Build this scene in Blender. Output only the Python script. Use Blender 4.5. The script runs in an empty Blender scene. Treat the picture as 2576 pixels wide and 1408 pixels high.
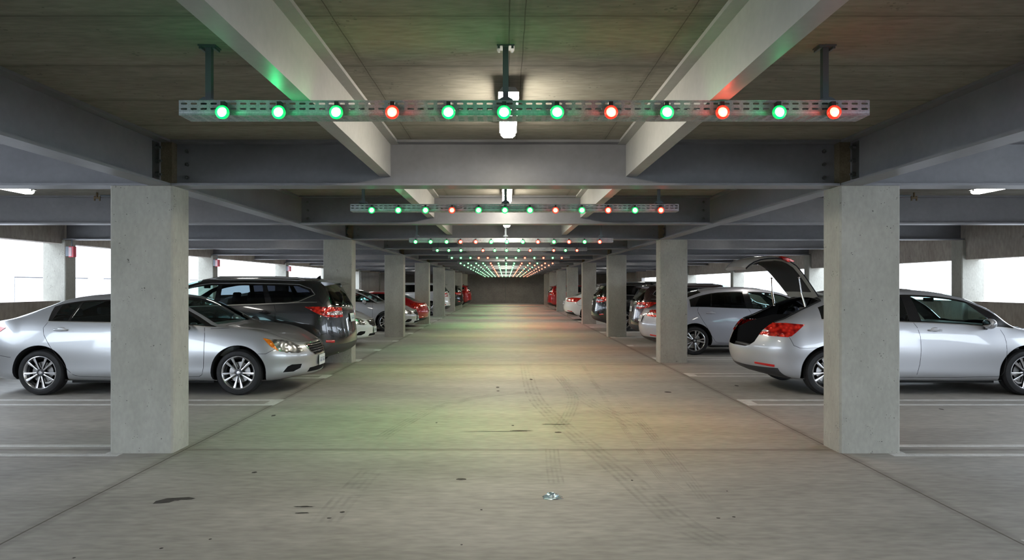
import bpy, bmesh, math, random
from math import pi, sin, cos, sqrt, radians
from mathutils import Vector, Matrix
from mathutils.bvhtree import BVHTree
from mathutils.interpolate import poly_3d_calc
random.seed(7)
SC = bpy.context.scene
COL = SC.collection

# ------------------------------------------------------------------ camera, sky, exposure
F_PX = 1741.0
cam_d = bpy.data.cameras.new('camera'); cam = bpy.data.objects.new('camera', cam_d); COL.objects.link(cam)
cam.location = (0, 0, 1.58); cam.rotation_euler = (pi/2, 0, 0)
cam_d.sensor_fit = 'HORIZONTAL'; cam_d.sensor_width = 36.0; cam_d.lens = 36.0*F_PX/2576.0
cam_d.shift_x = 16/2576.0; cam_d.shift_y = 14/2576.0
cam_d.clip_start = 0.05; cam_d.clip_end = 300
SC.camera = cam
SC.view_settings.view_transform = 'Standard'; SC.view_settings.look = 'None'
SC.view_settings.exposure = 0.0; SC.view_settings.gamma = 1.0
SC.view_settings.use_curve_mapping = False
w = bpy.data.worlds.new('overcast_sky'); SC.world = w; w.use_nodes = True
bg = w.node_tree.nodes['Background']; bg.inputs[0].default_value = (0.77, 0.87, 1.0, 1); bg.inputs[1].default_value = 8.8
cy = SC.cycles
cy.use_denoising = True; cy.use_adaptive_sampling = True; cy.adaptive_threshold = 0.1; cy.adaptive_min_samples = 16; cy.use_auto_tile = False; cy.time_limit = 1150; cy.max_bounces = 6; cy.diffuse_bounces = 3; cy.glossy_bounces = 2
cy.transmission_bounces = 4; cy.transparent_max_bounces = 12; cy.caustics_reflective = False; cy.caustics_refractive = False
cy.sample_clamp_indirect = 4.0

TUBE = 86.0           # strength of the white tube lights
LED_BEAM = 23.0
LAMP_W = 0.8         # power of each little indicator lamp

# ------------------------------------------------------------------ materials
def N(nt, t, **k):
    n = nt.nodes.new(t)
    for a, b in k.items(): setattr(n, a, b)
    return n
def mat(name, col=(0.5,0.5,0.5), rough=0.5, metal=0.0, emit=None, strength=0, coat=0.0, spec=0.5, alpha=1.0):
    m = bpy.data.materials.new(name); m.use_nodes = True
    b = m.node_tree.nodes['Principled BSDF']
    b.inputs['Base Color'].default_value = (*col, 1); b.inputs['Roughness'].default_value = rough
    b.inputs['Metallic'].default_value = metal; b.inputs['Coat Weight'].default_value = coat
    b.inputs['Coat Roughness'].default_value = 0.04; b.inputs['Specular IOR Level'].default_value = spec
    if emit:
        b.inputs['Emission Color'].default_value = (*emit, 1); b.inputs['Emission Strength'].default_value = strength
    if alpha < 1: b.inputs['Alpha'].default_value = alpha
    return m
def noise_mat(name, c1, c2, scale=3.0, rough=0.8, metal=0.0, detail=6, stretch=(1,1,1), bump=0.0, c3=None, speck=0.0, speck_scale=40, spec=0.3, line=None, grain=0.35):
    """two tone noise in object space, optional pits/specks and bump"""
    m = mat(name, c1, rough, metal, spec=spec); nt = m.node_tree; b = nt.nodes['Principled BSDF']
    tc = N(nt, 'ShaderNodeTexCoord'); mp = N(nt, 'ShaderNodeMapping'); mp.inputs['Scale'].default_value = stretch
    geo = N(nt, 'ShaderNodeNewGeometry'); nt.links.new(geo.outputs['Position'], mp.inputs['Vector'])
    n1 = N(nt, 'ShaderNodeTexNoise'); n1.inputs['Scale'].default_value = scale; n1.inputs['Detail'].default_value = detail
    n1.inputs['Roughness'].default_value = 0.62; nt.links.new(mp.outputs[0], n1.inputs['Vector'])
    r = N(nt, 'ShaderNodeValToRGB'); r.color_ramp.elements[0].position = 0.3; r.color_ramp.elements[1].position = 0.7
    r.color_ramp.elements[0].color = (*c1, 1); r.color_ramp.elements[1].color = (*c2, 1)
    nt.links.new(n1.outputs['Fac'], r.inputs['Fac']); out = r.outputs['Color']
    n2 = N(nt, 'ShaderNodeTexNoise'); n2.inputs['Scale'].default_value = scale*14; n2.inputs['Detail'].default_value = 2
    nt.links.new(mp.outputs[0], n2.inputs['Vector'])
    mx = N(nt, 'ShaderNodeMix', data_type='RGBA', blend_type='OVERLAY'); mx.inputs['Factor'].default_value = grain
    nt.links.new(out, mx.inputs['A']); nt.links.new(n2.outputs['Fac'], mx.inputs['B']); out = mx.outputs['Result']
    if speck > 0:
        v = N(nt, 'ShaderNodeTexVoronoi'); v.inputs['Scale'].default_value = speck_scale
        nw = N(nt, 'ShaderNodeTexNoise'); nw.inputs['Scale'].default_value = speck_scale*0.5
        nt.links.new(geo.outputs['Position'], nw.inputs['Vector'])
        av = N(nt, 'ShaderNodeVectorMath', operation='MULTIPLY_ADD'); av.inputs[1].default_value = (0.02,)*3
        nt.links.new(nw.outputs['Color'], av.inputs[0]); nt.links.new(geo.outputs['Position'], av.inputs[2]); nt.links.new(av.outputs[0], v.inputs['Vector'])
        nm = N(nt, 'ShaderNodeTexNoise'); nm.inputs['Scale'].default_value = speck_scale*0.22; nt.links.new(geo.outputs['Position'], nm.inputs['Vector'])
        mr = N(nt, 'ShaderNodeMapRange'); mr.inputs[1].default_value = 0.52; mr.inputs[2].default_value = 0.72; mr.inputs[3].default_value = 0.0; mr.inputs[4].default_value = 0.30
        nt.links.new(nm.outputs['Fac'], mr.inputs[0])
        lt = N(nt, 'ShaderNodeMath', operation='LESS_THAN'); nt.links.new(v.outputs['Distance'], lt.inputs[0]); nt.links.new(mr.outputs[0], lt.inputs[1])
        ml = N(nt, 'ShaderNodeMath', operation='MULTIPLY'); ml.inputs[1].default_value = speck; nt.links.new(lt.outputs[0], ml.inputs[0])
        m2 = N(nt, 'ShaderNodeMix', data_type='RGBA'); nt.links.new(ml.outputs[0], m2.inputs['Factor']); nt.links.new(out, m2.inputs['A'])
        m2.inputs['B'].default_value = (c1[0]*0.22, c1[1]*0.22, c1[2]*0.22, 1); out = m2.outputs['Result']
    if line:
        out = line(nt, geo, out)
    nt.links.new(out, b.inputs['Base Color'])
    if bump:
        bp = N(nt, 'ShaderNodeBump'); bp.inputs['Strength'].default_value = bump; bp.inputs['Distance'].default_value = 0.01
        nt.links.new(n2.outputs['Fac'], bp.inputs['Height']); nt.links.new(bp.outputs[0], b.inputs['Normal'])
    return m
def line_fn(specs, dark=(0.05,0.045,0.04), strength=0.8, soil=0.25):
    """joints: specs = list of (axis, position, period or 0, half width)"""
    def f(nt, geo, col):
        sx = N(nt, 'ShaderNodeSeparateXYZ')
        nz = N(nt, 'ShaderNodeTexNoise'); nz.inputs['Scale'].default_value = 3.0; nt.links.new(geo.outputs['Position'], nz.inputs['Vector'])
        av = N(nt, 'ShaderNodeVectorMath', operation='MULTIPLY_ADD'); av.inputs[1].default_value = (0.012,)*3
        nt.links.new(nz.outputs['Color'], av.inputs[0]); nt.links.new(geo.outputs['Position'], av.inputs[2]); nt.links.new(av.outputs[0], sx.inputs[0])
        tot = None; tot2 = None
        for ax, p, per, hw in specs:
            o = sx.outputs[ax]
            s = N(nt, 'ShaderNodeMath', operation='SUBTRACT'); s.inputs[1].default_value = p+0.006; nt.links.new(o, s.inputs[0]); o = s.outputs[0]
            if per:
                pp = N(nt, 'ShaderNodeMath', operation='PINGPONG'); pp.inputs[1].default_value = per/2.0; nt.links.new(o, pp.inputs[0]); o = pp.outputs[0]
            else:
                a = N(nt, 'ShaderNodeMath', operation='ABSOLUTE'); nt.links.new(o, a.inputs[0]); o = a.outputs[0]
            for k, wd in ((0, hw), (1, hw*9)):
                mr = N(nt, 'ShaderNodeMapRange'); mr.inputs[1].default_value = wd*0.5; mr.inputs[2].default_value = wd; mr.inputs[3].default_value = 1; mr.inputs[4].default_value = 0
                nt.links.new(o, mr.inputs[0]); r = mr.outputs[0]
                cur = tot if k == 0 else tot2
                if cur is not None:
                    mm = N(nt, 'ShaderNodeMath', operation='MAXIMUM'); nt.links.new(cur, mm.inputs[0]); nt.links.new(r, mm.inputs[1]); r = mm.outputs[0]
                if k == 0: tot = r
                else: tot2 = r
        for val, st in ((tot2, soil), (tot, strength)):
            ml = N(nt, 'ShaderNodeMath', operation='MULTIPLY'); ml.inputs[1].default_value = st; nt.links.new(val, ml.inputs[0])
            m2 = N(nt, 'ShaderNodeMix', data_type='RGBA'); nt.links.new(ml.outputs[0], m2.inputs['Factor']); nt.links.new(col, m2.inputs['A'])
            m2.inputs['B'].default_value = (*dark, 1); col = m2.outputs['Result']
        return col
    return f
M = {}
GIRD = [6.62, 10.65, 14.27, 17.85, 21.42, 24.97, 28.52, 32.07, 35.62, 39.17, 42.72, 46.27, 49.82, 53.37, 56.92, 60.4]
M['floor'] = noise_mat('floor_concrete', (0.285,0.272,0.248), (0.40,0.383,0.35), 0.55, 0.62, detail=6, stretch=(0.8,2.6,1), bump=0.12, spec=0.35,
    line=line_fn([(0,-3.09,0,0.009),(0,3.16,0,0.009),(1,6.66,7.15,0.008)], (0.06,0.045,0.03), 0.85, 0.22))
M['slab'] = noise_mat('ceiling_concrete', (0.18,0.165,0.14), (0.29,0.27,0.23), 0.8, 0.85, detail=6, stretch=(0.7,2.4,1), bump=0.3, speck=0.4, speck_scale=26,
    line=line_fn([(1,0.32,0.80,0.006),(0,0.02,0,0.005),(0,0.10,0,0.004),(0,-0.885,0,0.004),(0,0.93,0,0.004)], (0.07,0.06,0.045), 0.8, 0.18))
M['column'] = noise_mat('column_concrete', (0.29,0.282,0.245), (0.385,0.375,0.33), 2.2, 0.85, detail=5, stretch=(1,1,0.55), bump=0.25, speck=0.8, speck_scale=48, grain=0.14)
M['wallc'] = noise_mat('wall_concrete', (0.29,0.25,0.22), (0.40,0.36,0.315), 1.2, 0.9, detail=5, stretch=(1,1,0.4), bump=0.15, speck=0.3, speck_scale=12)
M['wallend'] = noise_mat('end_wall_block', (0.30,0.285,0.27), (0.40,0.38,0.36), 1.5, 0.9, detail=5, bump=0.1, line=line_fn([(2,0.2,0.4,0.006)], (0.12,0.11,0.1), 0.35, 0.0))
M['steel'] = noise_mat('painted_steel', (0.165,0.165,0.180), (0.205,0.204,0.218), 1.4, 0.42, metal=0.0, detail=3, spec=0.5, grain=0.1)
M['steel_lt'] = noise_mat('light_painted_steel', (0.33,0.325,0.31), (0.39,0.385,0.365), 1.6, 0.42, detail=3, spec=0.5, grain=0.1)
M['stub'] = noise_mat('rusty_primer', (0.10,0.085,0.055), (0.19,0.15,0.10), 5, 0.8, detail=5)
M['bolt'] = mat('bolt_steel', (0.16,0.16,0.16), 0.4, 0.8)
M['zinc'] = noise_mat('galvanised_zinc', (0.30,0.32,0.34), (0.44,0.46,0.48), 9, 0.5, metal=0.7, detail=4)
M['rod'] = mat('hanger_grey', (0.13,0.15,0.17), 0.5, 0.5)
M['black'] = mat('black_plastic', (0.012,0.012,0.013), 0.55)
M['line'] = noise_mat('road_paint', (0.50,0.50,0.48), (0.72,0.72,0.70), 7, 0.7, detail=5)
M['stain'] = noise_mat('oil_stain', (0.035,0.032,0.03), (0.075,0.068,0.06), 20, 0.8)
M['white_out'] = noise_mat('white_render_wall', (0.82,0.83,0.85), (0.87,0.88,0.9), 0.6, 0.9)
M['groove'] = mat('dark_groove', (0.05,0.05,0.055), 0.9)
M['ground'] = noise_mat('outside_paving', (0.42,0.41,0.40), (0.5,0.49,0.48), 0.5, 0.9)
M['tube'] = mat('tube_lens', (0.9,0.9,0.85), 0.3, emit=(1.0,0.93,0.78), strength=TUBE)
M['tube_side'] = mat('bay_tube_lens', (0.9,0.9,0.88), 0.3, emit=(1.0,0.96,0.88), strength=30)
M['housing'] = mat('light_housing', (0.32,0.33,0.33), 0.45)
M['clamp'] = mat('metal_clip', (0.5,0.5,0.5), 0.3, 0.9)
M['g_core'] = mat('green_led_core', (0.8,1,0.9), 0.3, emit=(0.75,1.0,0.85), strength=1.7)
M['g_ring'] = mat('green_led_halo', (0.0,0.35,0.12), 0.3, emit=(0.0,1.0,0.17), strength=0.72)  # self-lit ring colour imitates the halo round the lens
M['r_core'] = mat('red_led_core', (1,0.8,0.6), 0.3, emit=(1.0,0.80,0.48), strength=1.35)
M['r_ring'] = mat('red_led_halo', (0.4,0.02,0.01), 0.3, emit=(1.0,0.045,0.02), strength=0.85)
M['red_box'] = mat('red_plastic', (0.55,0.03,0.05), 0.35)
M['pale_box'] = mat('pale_face', (0.6,0.42,0.44), 0.5)
M['brass'] = mat('old_brass', (0.16,0.12,0.07), 0.4, 0.8)

def streak_mat(name, col, fac):
    """worn rubber: thin streaks of darker concrete, patchy alpha"""
    m = bpy.data.materials.new(name); m.use_nodes = True; nt = m.node_tree; b = nt.nodes['Principled BSDF']
    b.inputs['Base Color'].default_value = (*col, 1); b.inputs['Roughness'].default_value = 0.75
    geo = N(nt, 'ShaderNodeNewGeometry'); uv = N(nt, 'ShaderNodeUVMap')
    wv = N(nt, 'ShaderNodeSeparateXYZ'); nt.links.new(uv.outputs[0], wv.inputs[0])
    s = N(nt, 'ShaderNodeMath', operation='SINE'); mm = N(nt, 'ShaderNodeMath', operation='MULTIPLY'); mm.inputs[1].default_value = 22.0
    nt.links.new(wv.outputs[1], mm.inputs[0]); nt.links.new(mm.outputs[0], s.inputs[0])
    mr = N(nt, 'ShaderNodeMapRange'); mr.inputs[1].default_value = -0.6; mr.inputs[2].default_value = 0.9; mr.inputs[3].default_value = 0.15; mr.inputs[4].default_value = 1
    nt.links.new(s.outputs[0], mr.inputs[0])
    nz = N(nt, 'ShaderNodeTexNoise'); nz.inputs['Scale'].default_value = 5; nz.inputs['Detail'].default_value = 6; nt.links.new(geo.outputs['Position'], nz.inputs['Vector'])
    m2 = N(nt, 'ShaderNodeMapRange'); m2.inputs[1].default_value = 0.35; m2.inputs[2].default_value = 0.65; nt.links.new(nz.outputs['Fac'], m2.inputs[0])
    ed = N(nt, 'ShaderNodeMath', operation='PINGPONG'); ed.inputs[1].default_value = 0.5; nt.links.new(wv.outputs[0], ed.inputs[0])
    e2 = N(nt, 'ShaderNodeMapRange'); e2.inputs[2].default_value = 0.12; nt.links.new(ed.outputs[0], e2.inputs[0])
    p = N(nt, 'ShaderNodeMath', operation='MULTIPLY'); nt.links.new(mr.outputs[0], p.inputs[0]); nt.links.new(m2.outputs[0], p.inputs[1])
    q = N(nt, 'ShaderNodeMath', operation='MULTIPLY'); nt.links.new(p.outputs[0], q.inputs[0]); nt.links.new(e2.outputs[0], q.inputs[1])
    r = N(nt, 'ShaderNodeMath', operation='MULTIPLY'); r.inputs[1].default_value = fac; nt.links.new(q.outputs[0], r.inputs[0])
    nt.links.new(r.outputs[0], b.inputs['Alpha'])
    return m
M['tyre_mark'] = streak_mat('tyre_rubber_mark', (0.13,0.12,0.105), 0.2)

# ------------------------------------------------------------------ mesh helpers
class MB:
    def __init__(s): s.v = []; s.f = []; s.m = []; s.uv = {}
    def add(s, vs, fs, mi=0):
        o = len(s.v); s.v += [tuple(p) for p in vs]
        for f in fs: s.f.append([i+o for i in f]); s.m.append(mi)
        return s
    def box(s, x0, x1, y0, y1, z0, z1, mi=0):
        v = [(x0,y0,z0),(x1,y0,z0),(x1,y1,z0),(x0,y1,z0),(x0,y0,z1),(x1,y0,z1),(x1,y1,z1),(x0,y1,z1)]
        return s.add(v, [(0,3,2,1),(4,5,6,7),(0,1,5,4),(1,2,6,5),(2,3,7,6),(3,0,4,7)], mi)
    def tube(s, pts, r, n=8, mi=0, cap=True):
        pts = [Vector(p) for p in pts]; rs = r if isinstance(r, (list,tuple)) else [r]*len(pts); vs = []; up = None
        for i, p in enumerate(pts):
            t = (pts[min(i+1,len(pts)-1)]-pts[max(i-1,0)]).normalized()
            if up is None: up = Vector((0,0,1)) if abs(t.z) < 0.9 else Vector((1,0,0))
            a = t.cross(up).normalized(); b = a.cross(t).normalized(); up = b
            vs += [p+(a*cos(2*pi*k/n)+b*sin(2*pi*k/n))*rs[i] for k in range(n)]
        fs = [(i*n+k, i*n+(k+1)%n, (i+1)*n+(k+1)%n, (i+1)*n+k) for i in range(len(pts)-1) for k in range(n)]
        if cap: fs += [tuple(range(n-1,-1,-1)), tuple(range((len(pts)-1)*n, len(pts)*n))]
        return s.add(vs, fs, mi)
    def lathe(s, prof, n=32, axis='y', c=(0,0,0), mi=0, mis=None):
        vs = []
        for r, h in prof:
            for k in range(n):
                a = 2*pi*k/n
                p = {'y': (r*cos(a), h, r*sin(a)), 'z': (r*cos(a), r*sin(a), h), 'x': (h, r*cos(a), r*sin(a))}[axis]
                vs.append((p[0]+c[0], p[1]+c[1], p[2]+c[2]))
        o = len(s.v); s.v += vs
        for i in range(len(prof)-1):
            for k in range(n):
                s.f.append([o+i*n+k, o+i*n+(k+1)%n, o+(i+1)*n+(k+1)%n, o+(i+1)*n+k]); s.m.append(mis[i] if mis else mi)
        return s
    def ball(s, c, r, n=12, k=8, mi=0):
        rx, ry, rz = r if isinstance(r, (tuple,list)) else (r,r,r)
        vs = []; fs = []
        for i in range(k+1):
            ph = pi*i/k
            for j in range(n):
                a = 2*pi*j/n; vs.append((c[0]+rx*sin(ph)*cos(a), c[1]+ry*sin(ph)*sin(a), c[2]+rz*cos(ph)))
        for i in range(k):
            for j in range(n): fs.append((i*n+j, (i+1)*n+j, (i+1)*n+(j+1)%n, i*n+(j+1)%n))
        return s.add(vs, fs, mi)
    def prism(s, poly, y0, y1, mi=0, plane='xz'):
        n = len(poly)
        if plane == 'xz': v = [(a,y0,b) for a,b in poly]+[(a,y1,b) for a,b in poly]
        elif plane == 'xy': v = [(a,b,y0) for a,b in poly]+[(a,b,y1) for a,b in poly]
        else: v = [(y0,a,b) for a,b in poly]+[(y1,a,b) for a,b in poly]
        return s.add(v, [tuple(range(n)), tuple(range(2*n-1,n-1,-1))]+[(i,i+n,(i+1)%n+n,(i+1)%n) for i in range(n)], mi)
    def build(s, name, mats, parent=None, smooth=False, bevel=0, loc=None, seg=2, fix=True):
        me = bpy.data.meshes.new(name); me.from_pydata(s.v, [], s.f)
        mats = mats if isinstance(mats, (list,tuple)) else [mats]
        for m in mats: me.materials.append(m)
        me.polygons.foreach_set('material_index', s.m)
        bm = bmesh.new(); bm.from_mesh(me); bmesh.ops.remove_doubles(bm, verts=bm.verts, dist=1e-5)
        if fix: bmesh.ops.recalc_face_normals(bm, faces=bm.faces)
        if bevel: bmesh.ops.bevel(bm, geom=bm.edges[:], offset=bevel, segments=seg, affect='EDGES', profile=0.5)
        bm.to_mesh(me); bm.free()
        if smooth:
            me.polygons.foreach_set('use_smooth', [True]*len(me.polygons))
            me.set_sharp_from_angle(angle=radians(smooth if smooth is not True else 40))
        o = bpy.data.objects.new(name, me); COL.objects.link(o)
        if parent: o.parent = parent
        if loc: o.location = loc
        return o
def props(o, label=None, cat=None, group=None, kind=None):
    if label: o['label'] = label
    if cat: o['category'] = cat
    if group: o['group'] = group
    if kind: o['kind'] = kind
    return o
def empty(name, label, cat, loc=(0,0,0), rz=0, group=None):
    o = bpy.data.objects.new(name, None); o.empty_display_size = 0.2; COL.objects.link(o)
    o.location = loc; o.rotation_euler = (0,0,rz); return props(o, label, cat, group)
def children(o): return [c for c in COL.objects if c.parent is o]
def dup(root, loc=None, rz=None, label=None, kids=None):
    tree = kids if kids is not None else {}
    def cp(o, parent):
        c = o.copy(); COL.objects.link(c)
        if parent: c.parent = parent
        for ch in KIDS.get(o.name, []): cp(ch, c)
        return c
    r = cp(root, None)
    if loc is not None: r.location = loc
    if rz is not None: r.rotation_euler = (0,0,rz)
    if label: r['label'] = label
    return r
KIDS = {}
def index_kids():
    KIDS.clear()
    for o in COL.objects:
        if o.parent: KIDS.setdefault(o.parent.name, []).append(o)
ORD = ['first','second','third','fourth','fifth','sixth','seventh','eighth','ninth','tenth','eleventh','twelfth','thirteenth','fourteenth','fifteenth','sixteenth','seventeenth','eighteenth','nineteenth','twentieth','twenty-first','twenty-second']

# ------------------------------------------------------------------ the setting
END = 62.5
CEIL = 2.95
# floor with its worn marks in one mesh
fl = MB(); fl.add([(-9.6,-12,0),(9.9,-12,0),(9.9,END,0),(-9.6,END,0),(-9.6,-12,-0.3),(9.9,-12,-0.3),(9.9,END,-0.3),(-9.6,END,-0.3)], [(0,1,2,3),(7,6,5,4),(4,5,1,0),(5,6,2,1),(6,7,3,2),(7,4,0,3)], 0)
def gp(px, py):      # floor point seen at this place in the photograph
    y = F_PX*1.58/(py-718); return ((px-1272)*y/F_PX, y)
def spot(px, py, wpx, hpx, z=0.0012, jag=0.12, seed=0, rot=0):
    rnd = random.Random(seed); x, y = gp(px, py); sc = y/F_PX; rx = wpx*sc/2; ry = hpx*sc/2*y/1.58; n = 18; vs = []
    for k in range(n):
        a = 2*pi*k/n; j = 1+rnd.uniform(-jag, jag); u = rx*cos(a)*j; v = ry*sin(a)*j
        vs.append((x+u*cos(rot)-v*sin(rot), y+u*sin(rot)+v*cos(rot), z))
    fl.add(vs, [tuple(range(n))], 1)
for i, (px, py, a, b) in enumerate([(1160,1205,25,4.5),(1290,1070,7,2.5),(1336,954,7,3),(1404,1087,18,3),(1211,1282,6,3),(861,1288,12,4),(828,1303,12,3),(688,1045,10,4),(406,1379,9,4),(529,1356,8,3),(640,1188,13,4),
        (1098,1063,5,2),(1807,1303,10,3),(1846,1300,9,3),(1590,1208,6,3),(1829,1235,4,2),(1680,986,18,3),(1161,1370,6,2.5),(2368,1029,9,3),(1853,970,9,3),(186,1403,8,3),(1252,974,9,3),(1253,983,8,2)]):
    spot(px, py, a, b, seed=i)
for i, (px, py, a, b, r) in enumerate([(765,1274,50,3,0.02),(762,1290,36,3,0.03),(1395,1067,80,1.8,-0.02),(1310,1083,60,2.0,0),(1250,1085,160,1.2,0.0)]): spot(px, py, a, b, jag=0.3, seed=40+i, rot=r)
pts = [gp(*p) for p in [(384,1267),(392,1260),(405,1257),(420,1253),(440,1252),(455,1251),(475,1250),(492,1253),(482,1256),(470,1257),(455,1257),(448,1259),(440,1259),(425,1264),(405,1266)]]
fl.add([(x,y,0.0012) for x,y in pts], [tuple(range(len(pts)))], 1)
marks = []
def tyre(pix, width, k=10):
    P = [Vector(gp(*p)) for p in pix]; Q = []
    for i in range(len(P)-1):
        p0 = P[max(i-1,0)]; p1 = P[i]; p2 = P[i+1]; p3 = P[min(i+2,len(P)-1)]
        for j in range(k):
            t = j/k; Q.append(0.5*((2*p1)+(p2-p0)*t+(2*p0-5*p1+4*p2-p3)*t*t+(3*p1-p0-3*p2+p3)*t*t*t))
    Q.append(P[-1]); o = len(fl.v); z = 0.0015+0.0003*len(marks); L = 0; us = []
    for i, q in enumerate(Q):
        t = (Q[min(i+1,len(Q)-1)]-Q[max(i-1,0)]).normalized(); nrm = Vector((-t.y,t.x))*width/2
        fl.v += [(q.x-nrm.x,q.y-nrm.y,z),(q.x+nrm.x,q.y+nrm.y,z)]; us.append(i/(len(Q)-1))
    for i in range(len(Q)-1):
        fl.f.append([o+2*i,o+2*i+1,o+2*i+3,o+2*i+2]); fl.m.append(2); marks.append(None)
        fl.uv[len(fl.f)-1] = [(us[i],0),(us[i],1),(us[i+1],1),(us[i+1],0)]
tyre([(930,1120),(1010,1070),(1100,1025),(1200,1000),(1330,985)], 0.16)
tyre([(1320,910),(1340,990),(1390,1050),(1450,1100),(1560,1190),(1640,1260),(1730,1330),(1880,1400)], 0.22)
tyre([(1400,945),(1440,1000),(1430,1050),(1405,1085)], 0.15)
tyre([(1400,945),(1470,1010),(1560,1060),(1610,1090)], 0.22)
tyre([(1440,945),(1540,1000),(1600,1060),(1660,1130),(1740,1230),(1790,1292)], 0.10)
tyre([(1388,1145),(1392,1190),(1400,1240)], 0.13)
tyre([(940,1200),(880,1265),(810,1350)], 0.20)
tyre([(1445,895),(1600,1140),(1700,1250),(1790,1290)], 0.06)
me = bpy.data.meshes.new('floor'); me.from_pydata(fl.v, [], fl.f)
for m in (M['floor'], M['stain'], M['tyre_mark']): me.materials.append(m)
me.polygons.foreach_set('material_index', fl.m)
uvl = me.uv_layers.new(name='UVMap')
for fi, uvs in fl.uv.items():
    p = me.polygons[fi]
    for li, uv in zip(p.loop_indices, uvs): uvl.data[li].uv = uv
fo = bpy.data.objects.new('floor', me); COL.objects.link(fo); props(fo, kind='structure')

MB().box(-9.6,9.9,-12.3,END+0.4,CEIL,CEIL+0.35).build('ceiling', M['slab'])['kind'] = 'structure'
MB().box(-9.6,9.9,-12.3,-12,0,CEIL).build('wall_near_unseen', M['wallend'])['kind'] = 'structure'  # unseen wall, added to shut out daylight from behind the camera
MB().box(-9.6,9.9,END,END+0.35,0,CEIL).build('wall_far', M['wallend'])['kind'] = 'structure'
# parapets and the deep edge beams above the openings
XL, XR = -9.0, 9.33
MB().box(XL-0.35,XL-0.12,4.2,END,0,1.27).build('wall_left', M['wallc'])['kind'] = 'structure'  # both side walls stop short out of view to admit more daylight
MB().box(XR+0.12,XR+0.35,4.2,END,0,1.26).build('wall_right', M['wallc'])['kind'] = 'structure'
MB().box(XL-0.35,XL-0.08,4.2,END,2.44,CEIL).build('trim_1', M['wallc'])['kind'] = 'structure'
MB().box(XR+0.08,XR+0.35,4.2,END,2.11,CEIL).build('trim_2', M['wallc'])['kind'] = 'structure'
# solid side walls deep in the garage
MB().box(XL-0.35,XL-0.1,43.5,END,1.27,2.44).build('wall_left_rear', M['wallend'])['kind'] = 'structure'
MB().box(XR+0.1,XR+0.35,48,END,1.26,2.11).build('wall_right_rear', M['wallend'])['kind'] = 'structure'
# outside
MB().box(-60,60,-40,90,-0.6,-0.31).build('ground', M['ground'])['kind'] = 'structure'
ow = MB(); ow.box(-23.5,-23,-10,55,-0.3,9,0)
for k in range(-2, 16):
    for z in (1.95,): ow.box(-23.01,-22.985,k*3.6,k*3.6+2.1,z,z+0.05,1); ow.box(-23.01,-22.99,k*3.6-0.01,k*3.6+0.01,0,z,1)
props(ow.build('neighbour_building', [M['white_out'], M['groove']]), 'long white rendered building with thin dark panel joints outside the left openings', 'building')

# concrete columns
ROWS = [6.52, 14.15, 21.3, 28.4, 35.5, 42.6, 49.7, 56.6]
def column(x0, x1, y0, y1, z1, label, group):
    cx = (x0+x1)/2; cyy = (y0+y1)/2; hx = (x1-x0)/2; hy = (y1-y0)/2; c = 0.016
    pl = [(-hx+c,-hy),(hx-c,-hy),(hx,-hy+c),(hx,hy-c),(hx-c,hy),(-hx+c,hy),(-hx,hy-c),(-hx,-hy+c)]
    o = MB().prism(pl, 0, z1, plane='xy').build('concrete_column', M['column'], loc=(cx,cyy,0))
    props(o, label, 'column', group); return o
for side, sx in (('left',-1),('right',1)):
    for i, y in enumerate([-1.1]+ROWS):
        if i == 0: y0 = -1.1
        lab = f'square grey concrete column of the {side} aisle row, ' + ('behind the camera' if i == 0 else ('nearest the camera' if i == 1 else f'{ORD[i-1]} from the front'))
        if i == 0: continue
        a, b = (-3.73,-3.14) if sx < 0 else (3.15,3.72)
        column(a, b, y, y+0.35, 2.52, lab, f'{side} aisle columns')
    for i, y in enumerate(ROWS):
        if y > 50: continue
        a, b = (XL-0.47,XL) if sx < 0 else (XR,XR+0.47)
        column(a, b, y, y+0.35, 2.51, f'pale concrete column standing at the {side} parapet, {ORD[i-1]} of that edge in view', f'{side} edge columns')

# steel beams
def ibeam_x(x0, x1, y, zb, zt, fw, ft=0.022, wt=0.014):
    return MB().box(x0,x1,y-fw/2,y+fw/2,zb,zb+ft).box(x0,x1,y-wt/2,y+wt/2,zb+ft,zt-ft).box(x0,x1,y-fw/2,y+fw/2,zt-ft,zt)
def bolt_at(mb, p, d, r=0.019, h=0.02):
    n = 6; ax = Vector(d); a = ax.orthogonal().normalized(); b = ax.cross(a); p = Vector(p)
    vs = [p+(a*cos(2*pi*k/n)+b*sin(2*pi*k/n))*r+ax*t for t in (0,h) for k in range(n)]
    mb.add(vs, [tuple(range(n)), tuple(range(2*n-1,n-1,-1))]+[(k,(k+1)%n,(k+1)%n+n,k+n) for k in range(n)])
    mb.tube([p+ax*h, p+ax*(h+0.02)], r*0.5, 6)
SX = 3.25
for i, y in enumerate(GIRD):
    oncol = (i % 2 == 0)
    where = f'at the {ORD[i//2]} column pair' if oncol else f'halfway past the {ORD[i//2]} column pair'
    for nm, xa, xb in (('left',XL-0.05,-SX-0.11),('aisle',-SX+0.11,SX-0.11),('right',SX+0.11,XR+0.05)):
        e = empty('steel_beam', f'grey cross beam over the {nm+" bays" if nm != "aisle" else "lane"} {where}', 'beam', ((xa+xb)/2,y,2.52), group='steel cross beams')
        o = ibeam_x(xa-(xa+xb)/2, xb-(xa+xb)/2, 0, 0, 0.43, 0.25); o.build('girder', M['steel'], e)
        for s, xx in ((1,xa),(-1,xb)):
            if nm == 'left' and s == 1 or nm == 'right' and s == -1 or i > 3: continue
            for zz in (0.09,0.215,0.34):
                bp = MB(); bolt_at(bp, (xx+s*0.10-(xa+xb)/2, -0.007, zz), (0,-1,0)); bp.build('bolt', M['bolt'], e)
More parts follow.
